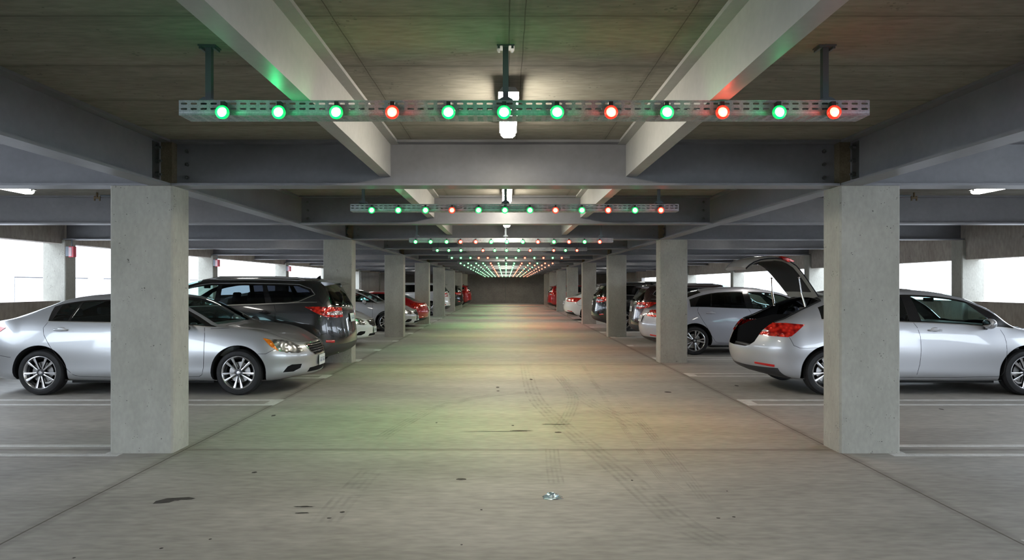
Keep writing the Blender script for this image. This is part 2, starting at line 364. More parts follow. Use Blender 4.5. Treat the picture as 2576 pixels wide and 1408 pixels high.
def long_beam(x, y0, y1, label):
    e = empty('steel_beam', label, 'beam', (x,(y0+y1)/2,2.52), group='steel beams along the column rows'); L = (y1-y0)/2
    mb = MB().box(-0.1,0.1,-L,L,0,0.022).box(-0.007,0.007,-L,L,0.022,0.408).box(-0.1,0.1,-L,L,0.408,0.43); mb.build('girder', M['steel'], e)
    s = 1 if x < 0 else -1
    for yy in (-L+0.1, L-0.1):
        if y0 > 15: continue
        MB().box(min(s*0.007,s*0.013),max(s*0.007,s*0.013),yy-0.06,yy+0.06,0.05,0.39).build('splice_plate', M['bolt'], e)
        for zz in (0.09,0.215,0.34):
            bp = MB(); bolt_at(bp, (s*0.013,yy,zz), (s,0,0), 0.022, 0.03); bp.build('bolt', M['bolt'], e)
cols_y = [-1.0]+[GIRD[i] for i in range(0,16,2)]
for side, sx in (('left',-1),('right',1)):
    prev = -6.8
    for i, y in enumerate(cols_y[1:]):
        long_beam(sx*SX, prev+0.11, y-0.11, f'grey lengthwise steel beam above the {side} aisle columns, {ORD[i]} span from the camera')
        props(MB().box(-0.11,0.11,-0.11,0.11,0,0.43).build('column_stub', M['stub'], loc=(sx*SX,y,2.52)), f'rust stained steel stub on top of the {ORD[i]} {side} aisle column', 'column stub', 'column stubs')
        prev = y
    long_beam(sx*SX, prev+0.11, END, f'grey lengthwise steel beam above the {side} aisle columns, last span to the far wall')
# the two lighter purlins under the slab over the lane
for side, x in (('left',-1.15),('right',1.2)):
    ys = [-6.8]+GIRD[:7]
    for i in range(len(ys)-1):
        a, b = ys[i]+0.01, ys[i+1]-0.01; L = (b-a)/2
        mb = MB().box(-0.055,0.055,-L,L,0,0.018).box(-0.055,0.055,-L,L,0.018,0.32) if False else MB().box(-0.052,0.052,-L,L,0,0.305).box(-0.13,0.13,-L,L,0.305,0.33)
        props(mb.build('ceiling_purlin', M['steel_lt'], loc=(x,(a+b)/2,2.62)), f'pale steel purlin under the slab {side} of lane centre, {ORD[i]} span from camera', 'beam', 'ceiling purlins')

# parking lines: long hairpins of white paint
def hairpin(side, yc, k, gap=0.46, wd=0.09):
    s = -1 if side == 'left' else 1; xi = (3.06 if s < 0 else 3.2); xo = 8.85 if s < 0 else 9.2; xi = 3.6 if abs(yc-6.64) < 0.1 else xi
    e = empty('parking_line', f'white double parking line of the {side} bays, {ORD[k]} from the camera', 'parking line', (s*(xi+xo)/2,yc,0), group='painted parking lines')
    h = (xo-xi)/2; z = 0.0025; a, b = -h, h
    p = [(-h,-gap/2),(h,-gap/2),(h,-gap/2+wd),(-h+0.16,-gap/2+wd),(-h+0.16,gap/2-wd),(h,gap/2-wd),(h,gap/2),(-h,gap/2)]
    mb = MB().add([(s*x,y,0.0004) for x,y in p]+[(s*x,y,z) for x,y in p], [(0,1,2,3),(0,3,4,7),(4,5,6,7),(8,9,10,11),(8,11,12,15),(12,13,14,15)]+[(i,(i+1)%8,(i+1)%8+8,i+8) for i in range(8)], 0)
    mb.build('paint', M['line'], e)
LY = {'left': [3.55,6.64,9.36,12.02,14.6,16.95,19.7,22.9,25.8,28.4,31,33.4,35.8,38.6], 'right': [4.07,6.64,9.36,12.25,14.95,18.2,21.2,23.4,26.3,28.6,30.7,33.5,36]}
for side in ('left','right'):
    for k, y in enumerate(LY[side]): hairpin(side, y, k)

# ------------------------------------------------------------------ ceiling lights
def tube_light(x, y0, y1, zb, label, group, cond=True):
    L = (y1-y0)/2; e = empty('tube_light', label, 'ceiling light', (x,(y0+y1)/2,zb), group=group)
    hw = 0.062
    pr = [(-hw,0.055),(-hw*0.95,0.02),(-hw*0.6,0.0),(hw*0.6,0.0),(hw*0.95,0.02),(hw,0.055)]
    def sec(sc, y, zo=0): return [(a*sc,y,b*sc+zo) for a,b in pr]
    rings = [sec(0.5,-L+0.0,0.03), sec(0.85,-L+0.025,0.008), sec(1,-L+0.06), sec(1,L-0.06), sec(0.85,L-0.025,0.008), sec(0.5,L,0.03)]
    vs = sum(rings, []); n = len(pr); fs = [(i*n+k,i*n+k+1,(i+1)*n+k+1,(i+1)*n+k) for i in range(len(rings)-1) for k in range(n-1)]
    fs += [tuple(range(n)), tuple(range(len(vs)-1,len(vs)-n-1,-1))]
    MB().add(vs, fs).build('lens', M['tube'] if cond else M['tube_side'], e, smooth=50)
    MB().prism([(-hw-0.006,0.052),(hw+0.006,0.052),(hw*0.7,0.085),(-hw*0.7,0.085)], -L-0.004, L+0.004).build('housing', M['housing'], e)
    for yy in (-L+0.1, L-0.1):
        for s in (-1,1): MB().box(s*(hw+0.004)-0.004,s*(hw+0.004)+0.004,yy-0.015,yy+0.015,0.03,0.07).build('clip', M['clamp'], e)
    h = CEIL-zb
    if h > 0.09:
        for yy in (-L*0.6, L*0.6): MB().tube([(0,yy,0.08),(0,yy,h)], 0.009, 8).build('hanger', M['rod'], e)
    return e
tube_light(0.02, 4.55, 5.78, 2.80, 'bright tube light hanging over the lane behind the nearest cable tray', 'tube lights over the lane')
tube_light(0.02, 9.15, 10.38, 2.80, 'bright tube light over the lane just above the second cable tray', 'tube lights over the lane')
k = 2
for y in (11.7, 15.2, 19.0, 22.9, 27.05, 30.0, 32.7, 37.2, 40.5, 44.6, 47.1, 51.0, 54.0, 59.0):  # all but the first of these are added to brighten the deep end
    tube_light(0.02, y, y+1.2, 2.66 if k == 2 else 2.80, f'white tube light over the lane, added if past the third, {ORD[min(k,15)]} from the camera', 'tube lights over the lane'); k += 1
for side, sx in (('left',-6.08),('right',6.0)):
    for i, y in enumerate((-1.5, 7.7, 15.6, 22.9, 30.0, 38.0, 46.0, 54.0)):
        if i == 0: continue
        tube_light(sx, y, y+1.18, 2.745, f'tube light under the slab over the {side} parking bays, {ORD[i-1]} from the front', 'tube lights over the parking bays', cond=False)
# sprinklers with their pipes
for side, s in (('left',-1),('right',1)):
    e = empty('sprinkler_head', f'small brass sprinkler head under the slab of the {side} bays', 'sprinkler', (s*6.02,10.2,2.86), group='sprinklers')
    MB().tube([(0,0,0.09),(0,0,0.02)], 0.014, 8).box(-0.03,0.03,-0.012,0.012,0.0,0.02).box(-0.045,-0.03,-0.01,0.01,-0.03,0.04).box(0.03,0.045,-0.01,0.01,-0.03,0.04).build('valve', M['brass'], e)
    MB().tube([(-0.05*s,0,0.045),(-2.3*s,0,0.045)], 0.012, 8).build('pipe', M['rod'], e)

# ------------------------------------------------------------------ red alarm boxes on the left edge columns
for i, y in enumerate(ROWS[1:5]):
    e = empty('alarm_box', f'red and white alarm box hanging by the {ORD[i]} column of the left parapet', 'alarm box', (XL+0.12, y+0.02, 2.16), group='alarm boxes')
    MB().prism([(-0.05,-0.03),(0.05,-0.03),(0.075,0.03),(-0.075,0.03)], 0, 0.22, plane='xy').build('case', M['red_box'], e, bevel=0.006)
    MB().box(-0.045,0.015,-0.036,-0.028,0.02,0.20).build('face_plate', M['pale_box'], e)
    MB().box(-0.125,-0.05,-0.01,0.02,0.02,0.22).build('bracket', M['rod'], e)
    MB().tube([(0,0,0.22),(0,0,0.36)], 0.012, 8).build('hanger', M['rod'], e)
# conduit on the far wall
props(MB().tube([(0,END-0.04,CEIL),(0,END-0.04,0.1)], 0.03, 8).build('conduit', M['housing']), 'pale vertical conduit in the middle of the far wall', 'conduit')

# litter: a crushed foil wrapper
x, y = gp(1388, 1251); lt = MB(); rnd = random.Random(5); n = 16; m_ = 7; vs = []
for i in range(m_+1):
    for k in range(n):
        a = 2*pi*k/n; r = (1-i/m_)*0.068*(1+rnd.uniform(-0.2,0.2)); h = 0.032*sin(min(1,i/m_*1.15)*pi/2)*(1+rnd.uniform(-0.35,0.3))
        vs.append((r*cos(a)*1.15, r*sin(a)*0.8, max(0.001,h if i else 0.001)))
lt.add(vs, [(i*n+k,i*n+(k+1)%n,(i+1)*n+(k+1)%n,(i+1)*n+k) for i in range(m_) for k in range(n)]+[tuple(range(n))])
M['foil'] = noise_mat('crushed_foil', (0.25,0.38,0.42), (0.75,0.85,0.88), 60, 0.25, metal=0.7)
props(lt.build('litter', M['foil'], loc=(x,y,0)), 'crushed silvery blue wrapper lying on the lane floor', 'litter')

# ------------------------------------------------------------------ perforated cable trays with indicator lamps
TH = 0.083; TD = 0.15
def perf(mb, L0, L1, w0, w1, rows, pitch, sl, sh, put):
    """panel with elongated slots; put(u,v) -> 3D"""
    n = int(round((L1-L0)/pitch)); pitch = (L1-L0)/n; hb = (w1-w0)/rows
    for i in range(n):
        for j in range(rows):
            u0 = L0+i*pitch; u1 = u0+pitch; v0 = w0+j*hb; v1 = v0+hb; cu = (u0+u1)/2; cv = (v0+v1)/2; a = sl/2; b = sh/2
            inn = [(cu-a,cv-b*0.5),(cu-a*0.75,cv-b),(cu+a*0.75,cv-b),(cu+a,cv-b*0.5),(cu+a,cv+b*0.5),(cu+a*0.75,cv+b),(cu-a*0.75,cv+b),(cu-a,cv+b*0.5)]
            out = [(u0,v0),(cu-a*0.75,v0),(cu+a*0.75,v0),(u1,v0),(u1,v1),(cu+a*0.75,v1),(cu-a*0.75,v1),(u0,v1)]
            mb.add([put(*p) for p in inn]+[put(*p) for p in out], [(k,(k+1)%8,(k+1)%8+8,k+8) for k in range(8)])
def solid(o, t=0.002):
    md = o.modifiers.new('sheet', 'SOLIDIFY'); md.thickness = t; md.offset = 0
TX0, TX1 = -1.84, 2.05
tray0 = empty('cable_tray', 'perforated zinc cable tray across the lane, nearest the camera', 'cable tray', (0,3.90,2.54), group='perforated cable trays')
f = MB(); perf(f, TX0, TX1, 0.020, TH-0.004, 2, 0.0555, 0.036, 0.011, lambda u,v: (u,0,v)); f.add([(TX0,0,0),(TX1,0,0),(TX1,0,0.020),(TX0,0,0.020),(TX0,0,TH-0.004),(TX1,0,TH-0.004),(TX1,0,TH),(TX0,0,TH),(TX0,0.012,TH),(TX1,0.012,TH)], [(0,1,2,3),(4,5,6,7),(7,6,9,8)])
solid(f.build('side_rail', M['zinc'], tray0, fix=False))
f = MB(); perf(f, TX0, TX1, 0.020, TH-0.004, 2, 0.0555, 0.036, 0.011, lambda u,v: (u,TD,v)); f.add([(TX0,TD,0),(TX1,TD,0),(TX1,TD,0.020),(TX0,TD,0.020),(TX0,TD,TH-0.004),(TX1,TD,TH-0.004),(TX1,TD,TH),(TX0,TD,TH)], [(0,1,2,3),(4,5,6,7)])
solid(f.build('side_rail', M['zinc'], tray0, fix=False))
f = MB(); perf(f, TX0, TX1, 0.0, TD, 5, 0.0555, 0.034, 0.013, lambda u,v: (u,v,0)); solid(f.build('tray_bottom', M['zinc'], tray0, fix=False))
for xx in (TX0, TX1):
    MB().box(xx-0.002,xx+0.002,0,TD,0,TH).build('end_plate', M['zinc'], tray0)
for xx in (-1.70, -0.0, 1.83):
    r = MB().box(xx-0.0165,xx+0.0165,0.055,0.09,0.0,CEIL-2.54); ro = r.build('hanger_rod', M['rod'], tray0)
    MB().prism([(xx-0.05,TH),(xx+0.05,TH),(xx+0.04,TH+0.015),(xx+0.018,TH+0.028),(xx-0.018,TH+0.028),(xx-0.04,TH+0.015)], 0.03, 0.115).build('foot_bracket', M['rod'], ro)
    MB().box(xx-0.05,xx+0.05,0.03,0.115,CEIL-2.54-0.008,CEIL-2.54).box(xx-0.045,xx-0.032,0.035,0.11,CEIL-2.54-0.022,CEIL-2.54).box(xx+0.032,xx+0.045,0.035,0.11,CEIL-2.54-0.022,CEIL-2.54).build('ceiling_plate', M['rod'], ro)
def lamp_proto(c):
    e = empty('indicator_lamp', '', 'indicator lamp', (0,0,0), group=None)
    MB().lathe([(0.0005,-0.020),(0.012,-0.019),(0.022,-0.012),(0.0265,-0.002),(0.0275,0.008)], 20).build('lens', M[c+'_core'], e, smooth=60)
    MB().lathe([(0.0275,-0.006),(0.030,-0.012),(0.036,-0.010),(0.039,0.0),(0.037,0.012),(0.0275,0.014)], 20).build('halo_ring', M[c+'_ring'], e, smooth=60)  # glowing ring stands in for the halo around the lamp
    MB().lathe([(0.0005,0.046),(0.022,0.045),(0.030,0.032),(0.030,0.012)], 16).box(-0.012,0.012,0.005,0.045,0.02,0.062).build('socket', M['black'], e, smooth=40)
    return e
PG, PR = lamp_proto('g'), lamp_proto('r')
index_kids()
ld = {}
for c, colr in (('g',(0.0,1.0,0.28)),('r',(1.0,0.05,0.03))):
    d = bpy.data.lights.new('led_glow', 'POINT'); d.color = colr; d.energy = LAMP_W*(1.0 if c == 'g' else 1.3); d.shadow_soft_size = 0.018; ld[c] = d
    d2 = d.copy(); d2.energy = d.energy*0.5; ld[c+'2'] = d2
    d3 = bpy.data.lights.new('led_beam', 'SPOT'); d3.color = colr; d3.energy = LED_BEAM*(1 if c == 'g' else 1.9); d3.shadow_soft_size = 0.02; d3.spot_size = radians(120); d3.spot_blend = 1.0; ld[c+'3'] = d3
R1X = [568,708,851,990,1130,1268,1400,1534,1673,1811,1952,2088]
X12 = [(x-1272)/446 for x in R1X]
P12 = 'gggrgggrgrgr'
X13 = [(x-1272)*13.2/F_PX for x in (1046,1084,1124,1159,1197,1236,1275,1315,1353,1393,1431,1470,1508)]
P13 = 'gggrrgggrgrgr'
P13B = 'ggggrgggrrgrr'
TR = [(3.90,2.54,X12,P12),(8.2,2.462,X12,P12),(13.2,2.405,X13,P13),(17.4,2.455,X13,'ggg.rgggr.rgr'),(22.1,2.455,X13,P13)]
for i, yy in enumerate((26.4,28.75,31.5,34.2,36.7,39.6,42.0,44.2,46.7,49.2,52.6,55.6,58.0)): TR.append((yy, 2.42-0.0034*(yy-26.4), X13, P13B if i % 2 == 0 else 'ggggrgggrgrrr'))
nl = 0; first = {'g': True, 'r': True}
for ti, (ty, tz, xs, pat) in enumerate(TR):
    tl = 'the nearest cable tray' if ti == 0 else f'the {ORD[ti]} cable tray from the camera'
    if ti:
        t = dup(tray0, (0,ty,tz), label=f'perforated zinc cable tray across the lane, {ORD[ti]} from the camera')
        for ch in t.children_recursive:
            if ch.name.startswith('hanger_rod'): ch.scale = (1,1,(CEIL-tz)/(CEIL-2.54))
    zl = tz+0.005
    for li, (x, c) in enumerate(zip(xs, pat)):
        if c == '.': continue
        pr = PG if c == 'g' else PR
        loc = (x, ty-0.047, zl)
        if first[c]: o = pr; o.location = loc; first[c] = False
        else: o = dup(pr, loc)
        o['label'] = f'{"green" if c == "g" else "red"} indicator lamp, {ORD[li]} place on {tl}' if ti else f'{"green" if c == "g" else "red"} glowing indicator lamp, {ORD[li]} from the left on {tl}'
        o['group'] = f'indicator lamps on {tl}'
        if ti < 3: g = bpy.data.objects.new('led_glow', ld[c if ti < 1 else c+'2']); COL.objects.link(g); g.parent = o; g.location = (0,-0.055,-0.035)
        if ti and (ti < 6 or ti % 2 == 0): g = bpy.data.objects.new('led_beam', ld[c+'3']); COL.objects.link(g); g.parent = o; g.location = (0,-0.05,-0.03)

# ------------------------------------------------------------------ cars
def paint(name, col, metal=0.6, rough=0.32, coat=1.0):
    m = mat(name, col, rough, metal, coat=coat); nt = m.node_tree; b = nt.nodes['Principled BSDF']
    # inner side of the panels is dark trim
    out = nt.nodes['Material Output']; geo = N(nt, 'ShaderNodeNewGeometry'); d = N(nt, 'ShaderNodeBsdfDiffuse'); d.inputs[0].default_value = (0.018,0.018,0.02,1)
    mx = N(nt, 'ShaderNodeMixShader'); nt.links.new(geo.outputs['Backfacing'], mx.inputs[0]); nt.links.new(b.outputs[0], mx.inputs[1]); nt.links.new(d.outputs[0], mx.inputs[2]); nt.links.new(mx.outputs[0], out.inputs[0])
    return m
def glass(name, tint, refl=0.06):
    m = bpy.data.materials.new(name); m.use_nodes = True; nt = m.node_tree; nt.nodes.remove(nt.nodes['Principled BSDF'])
    out = nt.nodes['Material Output']; t = N(nt, 'ShaderNodeBsdfTransparent'); t.inputs[0].default_value = (*tint,1)
    g = N(nt, 'ShaderNodeBsdfGlossy'); g.inputs['Roughness'].default_value = 0.02; g.inputs[0].default_value = (0.95,1,0.98,1)
    fr = N(nt, 'ShaderNodeFresnel'); gb = N(nt, 'ShaderNodeNewGeometry'); ir = N(nt, 'ShaderNodeMapRange'); ir.inputs[3].default_value = 1.5; ir.inputs[4].default_value = 1/1.5
    nt.links.new(gb.outputs['Backfacing'], ir.inputs[0]); nt.links.new(ir.outputs[0], fr.inputs[0])
    mx = N(nt, 'ShaderNodeMixShader'); nt.links.new(fr.outputs[0], mx.inputs[0]); nt.links.new(t.outputs[0], mx.inputs[1]); nt.links.new(g.outputs[0], mx.inputs[2]); nt.links.new(mx.outputs[0], out.inputs[0])
    return m
def lampmat(name, c1, c2, scale=18, metal=0.6, rough=0.15, c3=None, wave=False):
    m = mat(name, c1, rough, metal, coat=1.0); nt = m.node_tree; b = nt.nodes['Principled BSDF']
    tc = N(nt, 'ShaderNodeTexCoord'); v = N(nt, 'ShaderNodeTexVoronoi'); v.inputs['Scale'].default_value = scale; v.feature = 'SMOOTH_F1'
    nt.links.new(tc.outputs['Object'], v.inputs['Vector'])
    r = N(nt, 'ShaderNodeValToRGB'); r.color_ramp.elements[0].position = 0.15; r.color_ramp.elements[1].position = 0.6
    r.color_ramp.elements[0].color = (*c1,1); r.color_ramp.elements[1].color = (*c2,1)
    nt.links.new(v.outputs['Distance'], r.inputs['Fac']); nt.links.new(r.outputs[0], b.inputs['Base Color'])
    bp = N(nt, 'ShaderNodeBump'); bp.inputs['Strength'].default_value = 0.5; bp.inputs['Distance'].default_value = 0.02
    nt.links.new(v.outputs['Distance'], bp.inputs['Height']); nt.links.new(bp.outputs[0], b.inputs['Normal'])
    return m
P = {}
P['silver'] = paint('silver_paint', (0.41,0.42,0.43), 0.55, 0.36)
P['silver2'] = paint('pale_silver_paint', (0.43,0.435,0.45), 0.45, 0.38)
P['lilac'] = paint('cool_white_paint', (0.42,0.42,0.465), 0.25, 0.4)
P['grey'] = paint('dark_grey_paint', (0.035,0.036,0.038), 0.6, 0.25)
P['white'] = paint('white_paint', (0.72,0.73,0.72), 0.0, 0.35)
P['black'] = paint('black_paint', (0.008,0.008,0.009), 0.2, 0.2)
P['maroon'] = paint('dark_brown_paint', (0.05,0.03,0.03), 0.5, 0.25)
P['red'] = paint('red_paint', (0.36,0.008,0.012), 0.2, 0.3)
P['trim'] = mat('window_black', (0.008,0.008,0.009), 0.18, 0.0, coat=0.6)
P['plastic'] = mat('bumper_plastic', (0.03,0.03,0.032), 0.5)
P['chrome'] = mat('chrome', (0.75,0.75,0.75), 0.12, 1.0)
P['satin'] = mat('satin_trim', (0.55,0.53,0.5), 0.3, 1.0)
P['glass'] = glass('tinted_glass', (0.66,0.82,0.80))
P['glassr'] = glass('rear_door_glass', (0.22,0.28,0.29))
P['privacy'] = glass('privacy_glass', (0.06,0.065,0.075))
P['head'] = lampmat('headlight_reflector', (0.85,0.85,0.83), (0.16,0.16,0.16), 16, 0.7)
P['amber'] = lampmat('amber_lens', (0.9,0.28,0.02), (0.55,0.12,0.01), 20, 0.1)
P['tail'] = lampmat('tail_lens', (0.85,0.03,0.015), (0.20,0.002,0.003), 19, 0.2)
P['taillit'] = lampmat('tail_clear_lens', (0.7,0.66,0.66), (0.3,0.2,0.2), 22, 0.5)
P['reflector'] = mat('red_reflector', (0.5,0.01,0.012), 0.25, 0.0, coat=1)
P['tyre'] = noise_mat('tyre_rubber', (0.012,0.012,0.013), (0.02,0.02,0.021), 10, 0.6)
P['alloy'] = mat('machined_alloy', (0.62,0.62,0.64), 0.26, 0.9)
P['rimdark'] = mat('dark_rim', (0.05,0.05,0.055), 0.4, 0.6)
P['disc'] = mat('brake_disc', (0.35,0.34,0.33), 0.35, 0.9)
P['liner'] = mat('arch_liner', (0.008,0.008,0.008), 0.9)
P['gap'] = mat('panel_gap', (0.01,0.01,0.011), 0.8)
P['seat'] = mat('seat_cloth', (0.09,0.09,0.095), 0.85)
P['dash'] = mat('dashboard_plastic', (0.20,0.22,0.22), 0.6)
P['plate'] = mat('plate_white', (0.62,0.66,0.66), 0.4)
P['ink'] = mat('plate_ink', (0.06,0.10,0.22), 0.5)
P['boot'] = mat('boot_carpet', (0.01,0.01,0.011), 0.95)

def pchip(kn):
    """monotone cubic through (x, v) knots"""
    kn = sorted(kn); X = [k[0] for k in kn]; Y = [k[1] for k in kn]; n = len(X)
    h = [X[i+1]-X[i] for i in range(n-1)]; d = [(Y[i+1]-Y[i])/h[i] for i in range(n-1)]; m = [0]*n
    for i in range(1, n-1):
        if d[i-1]*d[i] <= 0: m[i] = 0
        else:
            w1 = 2*h[i]+h[i-1]; w2 = h[i]+2*h[i-1]; m[i] = (w1+w2)/(w1/d[i-1]+w2/d[i])
    m[0] = d[0]; m[-1] = d[-1]
    def f(x):
        if x <= X[0]: return Y[0]+m[0]*(x-X[0])*0.0
        if x >= X[-1]: return Y[-1]
        lo, hi = 0, n-1
        while hi-lo > 1:
            md = (lo+hi)//2
            if X[md] <= x: lo = md
            else: hi = md
        i = lo; t = (x-X[i])/h[i]
        return (2*t**3-3*t*t+1)*Y[i]+(t**3-2*t*t+t)*h[i]*m[i]+(-2*t**3+3*t*t)*Y[i+1]+(t**3-t*t)*h[i]*m[i+1]
    return f

def inpoly(p, poly):
    x, y = p; c = False; j = len(poly)-1
    for i in range(len(poly)):
        xi, yi = poly[i]; xj, yj = poly[j]
        if (yi > y) != (yj > y) and x < (xj-xi)*(y-yi)/(yj-yi)+xi: c = not c
        j = i
    return c

class Shell:
    """car skin lofted from nine longitudinal tracks; panels are then cut out of it"""
    def __init__(s, S):
        s.S = S; Z = [pchip(k) for k in S['z']]; Y = [pchip(k) for k in S['y']]
        s.Z = Z; s.Y = Y; nT = len(Z); xf, xr = S['xf'], S['xr']; ne = S.get('ne', 2.5); nr = S.get('nr', ne)
        nm = 78; cols = []
        for i in range(nm+1): cols.append(('m', xr+(xf-xr)*i/nm))
        nend = 20
        rows = []
        def pt(k, kind, q):
            if kind == 'm': x = q; return Vector((x, Y[k](x), Z[k](x)))
            e = S['nose'][k] if kind == 'f' else S['tail'][k]; x0 = xf if kind == 'f' else xr
            u = sin(q*pi/2)
            n = ne if kind == 'f' else nr
            y = Y[k](x0)*max(0.0, 1-u**n)**(1.0/n)
            x = x0+(e[0]-x0)*u
            z = Z[k](x); 
            # ease to the end height
            w = u**3; z = z*(1-w)+e[1]*w
            return Vector((x, y, z))
        seq = [('r', 1-i/nend) for i in range(nend)]+cols+[('f', (i+1)/nend) for i in range(nend)]
        sub = 4; grid = []
        for kind, q in seq:
            c = [pt(k, kind, q) for k in range(nT)]
            ext = [c[1]*1.0]+c+[Vector((c[-2].x,-c[-2].y,c[-2].z))]
            ext[0] = Vector((c[1].x,-c[1].y,c[1].z))
            col = []
            for k in range(nT-1):
                p0,p1,p2,p3 = ext[k],ext[k+1],ext[k+2],ext[k+3]
                # centripetal catmull-rom
                t0 = 0; t1 = t0+max((p1-p0).length,1e-5)**0.5; t2 = t1+max((p2-p1).length,1e-5)**0.5; t3 = t2+max((p3-p2).length,1e-5)**0.5
                for j in range(sub):
                    t = t1+(t2-t1)*j/sub
                    A1 = p0*((t1-t)/(t1-t0))+p1*((t-t0)/(t1-t0)); A2 = p1*((t2-t)/(t2-t1))+p2*((t-t1)/(t2-t1)); A3 = p2*((t3-t)/(t3-t2))+p3*((t-t2)/(t3-t2))
                    B1 = A1*((t2-t)/(t2-t0))+A2*((t-t0)/(t2-t0)); B2 = A2*((t3-t)/(t3-t1))+A3*((t-t1)/(t3-t1))
                    p = B1*((t2-t)/(t2-t1))+B2*((t-t1)/(t2-t1)); col.append(p)
            col.append(c[-1]); grid.append(col)
        nC = len(grid); nR = len(grid[0]); V = []; idx = {}
        for i in range(nC):
            for j in range(nR):
                p = grid[i][j]; y = 0.0 if j in (0, nR-1) or i in (0, nC-1) else max(0.0, p.y)
                V.append(Vector((p.x, y, p.z)))
        base = len(V)
        for i in range(nC):
            for j in range(nR):
                p = V[i*nR+j]
                if p.y <= 1e-9: idx[(i,j)] = i*nR+j
                else: idx[(i,j)] = len(V); V.append(Vector((p.x,-p.y,p.z)))
        Fc = []
        for i in range(nC-1):
            for j in range(nR-1):
                Fc.append((i*nR+j,i*nR+j+1,(i+1)*nR+j+1,(i+1)*nR+j)); Fc.append((idx[(i,j)],idx[(i+1,j)],idx[(i+1,j+1)],idx[(i,j+1)]))
        bm = bmesh.new(); vs = [bm.verts.new(v) for v in V]
        for f in Fc:
            u = []
            for k in f:
                if vs[k] not in u: u.append(vs[k])
            if len(u) >= 3:
                try: bm.faces.new(u)
                except ValueError: pass
        bmesh.ops.remove_doubles(bm, verts=bm.verts, dist=1e-4)
        bmesh.ops.delete(bm, geom=[v for v in bm.verts if not v.link_faces], context='VERTS')
        bmesh.ops.dissolve_degenerate(bm, edges=bm.edges, dist=1e-5)
        bmesh.ops.recalc_face_normals(bm, faces=bm.faces)
        up = max(bm.faces, key=lambda f: f.calc_center_median().z)
        if up.normal.z < 0: bmesh.ops.reverse_faces(bm, faces=bm.faces)
        bm.normal_update(); bm.verts.ensure_lookup_table(); bm.faces.ensure_lookup_table()
        ref = bm.copy(); bmesh.ops.triangulate(ref, faces=ref.faces); ref.normal_update()
        s.rv = [v.co.copy() for v in ref.verts]; s.rn = [v.normal.copy() for v in bm.verts]
        if len(s.rn) != len(s.rv): s.rn = [v.normal.copy() for v in ref.verts]
        s.rf = [tuple(v.index for v in f.verts) for f in ref.faces]; s.bvh = BVHTree.FromBMesh(ref); ref.free()
        s.bm = bm; s.lay = bm.faces.layers.int.new('part')
    def nrm(s, p):
        co, n, fi, d = s.bvh.find_nearest(p)
        if fi is None: return Vector((0,0,1))
        f = s.rf[fi]; w = poly_3d_calc([s.rv[k] for k in f], co)
        r = s.rn[f[0]]*w[0]+s.rn[f[1]]*w[1]+s.rn[f[2]]*w[2]
        return r.normalized() if r.length > 1e-6 else n
    FILT = {'side': lambda c, n: abs(n.y) > 0.22 and abs(c.y) > 0.2, 'front': lambda c, n: n.x > 0.2 and c.x > 1.3, 'rear': lambda c, n: n.x < -0.2 and c.x < -1.2, 'top': lambda c, n: n.z > 0.12 and c.z > 0.6}
    AX = {'side': (0,2), 'front': (1,2), 'rear': (1,2), 'top': (0,1)}
    def cut(s, poly, view, pid, only=None, delete=False):
        a, b = s.AX[view]; filt = s.FILT[view]; bm = s.bm
        xs = [p[0] for p in poly]; ys = [p[1] for p in poly]; X0, X1, Y0, Y1 = min(xs), max(xs), min(ys), max(ys)
        cand = set()
        for f in bm.faces:
            if only is not None and f[s.lay] not in only: continue
            c = f.calc_center_median()
            if not filt(c, f.normal): continue
            vs = [v.co for v in f.verts]
            if min(v[a] for v in vs) > X1 or max(v[a] for v in vs) < X0 or min(v[b] for v in vs) > Y1 or max(v[b] for v in vs) < Y0: continue
            cand.add(f)
        for i in range(len(poly)):
            p, q = poly[i], poly[(i+1)%len(poly)]
            dx, dy = q[0]-p[0], q[1]-p[1]; L = sqrt(dx*dx+dy*dy)
            if L < 1e-6: continue
            co = [0,0,0]; co[a] = p[0]; co[b] = p[1]; no = [0,0,0]; no[a] = dy/L; no[b] = -dx/L
            x0, x1, y0, y1 = min(p[0],q[0])-1e-4, max(p[0],q[0])+1e-4, min(p[1],q[1])-1e-4, max(p[1],q[1])+1e-4
            sel = []
            for f in cand:
                if not f.is_valid: continue
                vs = f.verts
                if min(v.co[a] for v in vs) > x1 or max(v.co[a] for v in vs) < x0 or min(v.co[b] for v in vs) > y1 or max(v.co[b] for v in vs) < y0: continue
                sel.append(f)
            if not sel: continue
            geom = set(sel)
            for f in sel: geom.update(f.edges); geom.update(f.verts)
            r = bmesh.ops.bisect_plane(bm, geom=list(geom), dist=1e-5, plane_co=co, plane_no=no)
            for g in r['geom']:
                if isinstance(g, bmesh.types.BMFace): g.normal_update(); cand.add(g)
        out = []
        for f in cand:
            if not f.is_valid: continue
            c = f.calc_center_median()
            if inpoly((c[a], c[b]), poly): f[s.lay] = pid; out.append(f)
        if delete: bmesh.ops.delete(bm, geom=out, context='FACES')
        return out
    def sidept(s, x, z, sg=1, off=0.0):
        r = s.bvh.ray_cast(Vector((x, 3*sg, z)), Vector((0,-sg,0)))
        if r[0] is None:
            co, n, fi, d = s.bvh.find_nearest(Vector((x, 0.9*sg, z))); r = (co,)
        n = s.nrm(r[0]); return r[0]+n*off, n
    def frontpt(s, y, z, off=0.0, d=1):
        r = s.bvh.ray_cast(Vector((4*d, y, z)), Vector((-d,0,0)))
        if r[0] is None: r = (s.bvh.find_nearest(Vector((2.3*d, y, z)))[0],)
        n = s.nrm(r[0]); return r[0]+n*off, n
    def toppt(s, x, y, off=0.0):
        r = s.bvh.ray_cast(Vector((x, y, 3)), Vector((0,0,-1)))
        if r[0] is None: r = (s.bvh.find_nearest(Vector((x, y, 1)))[0],)
        n = s.nrm(r[0]); return r[0]+n*off, n
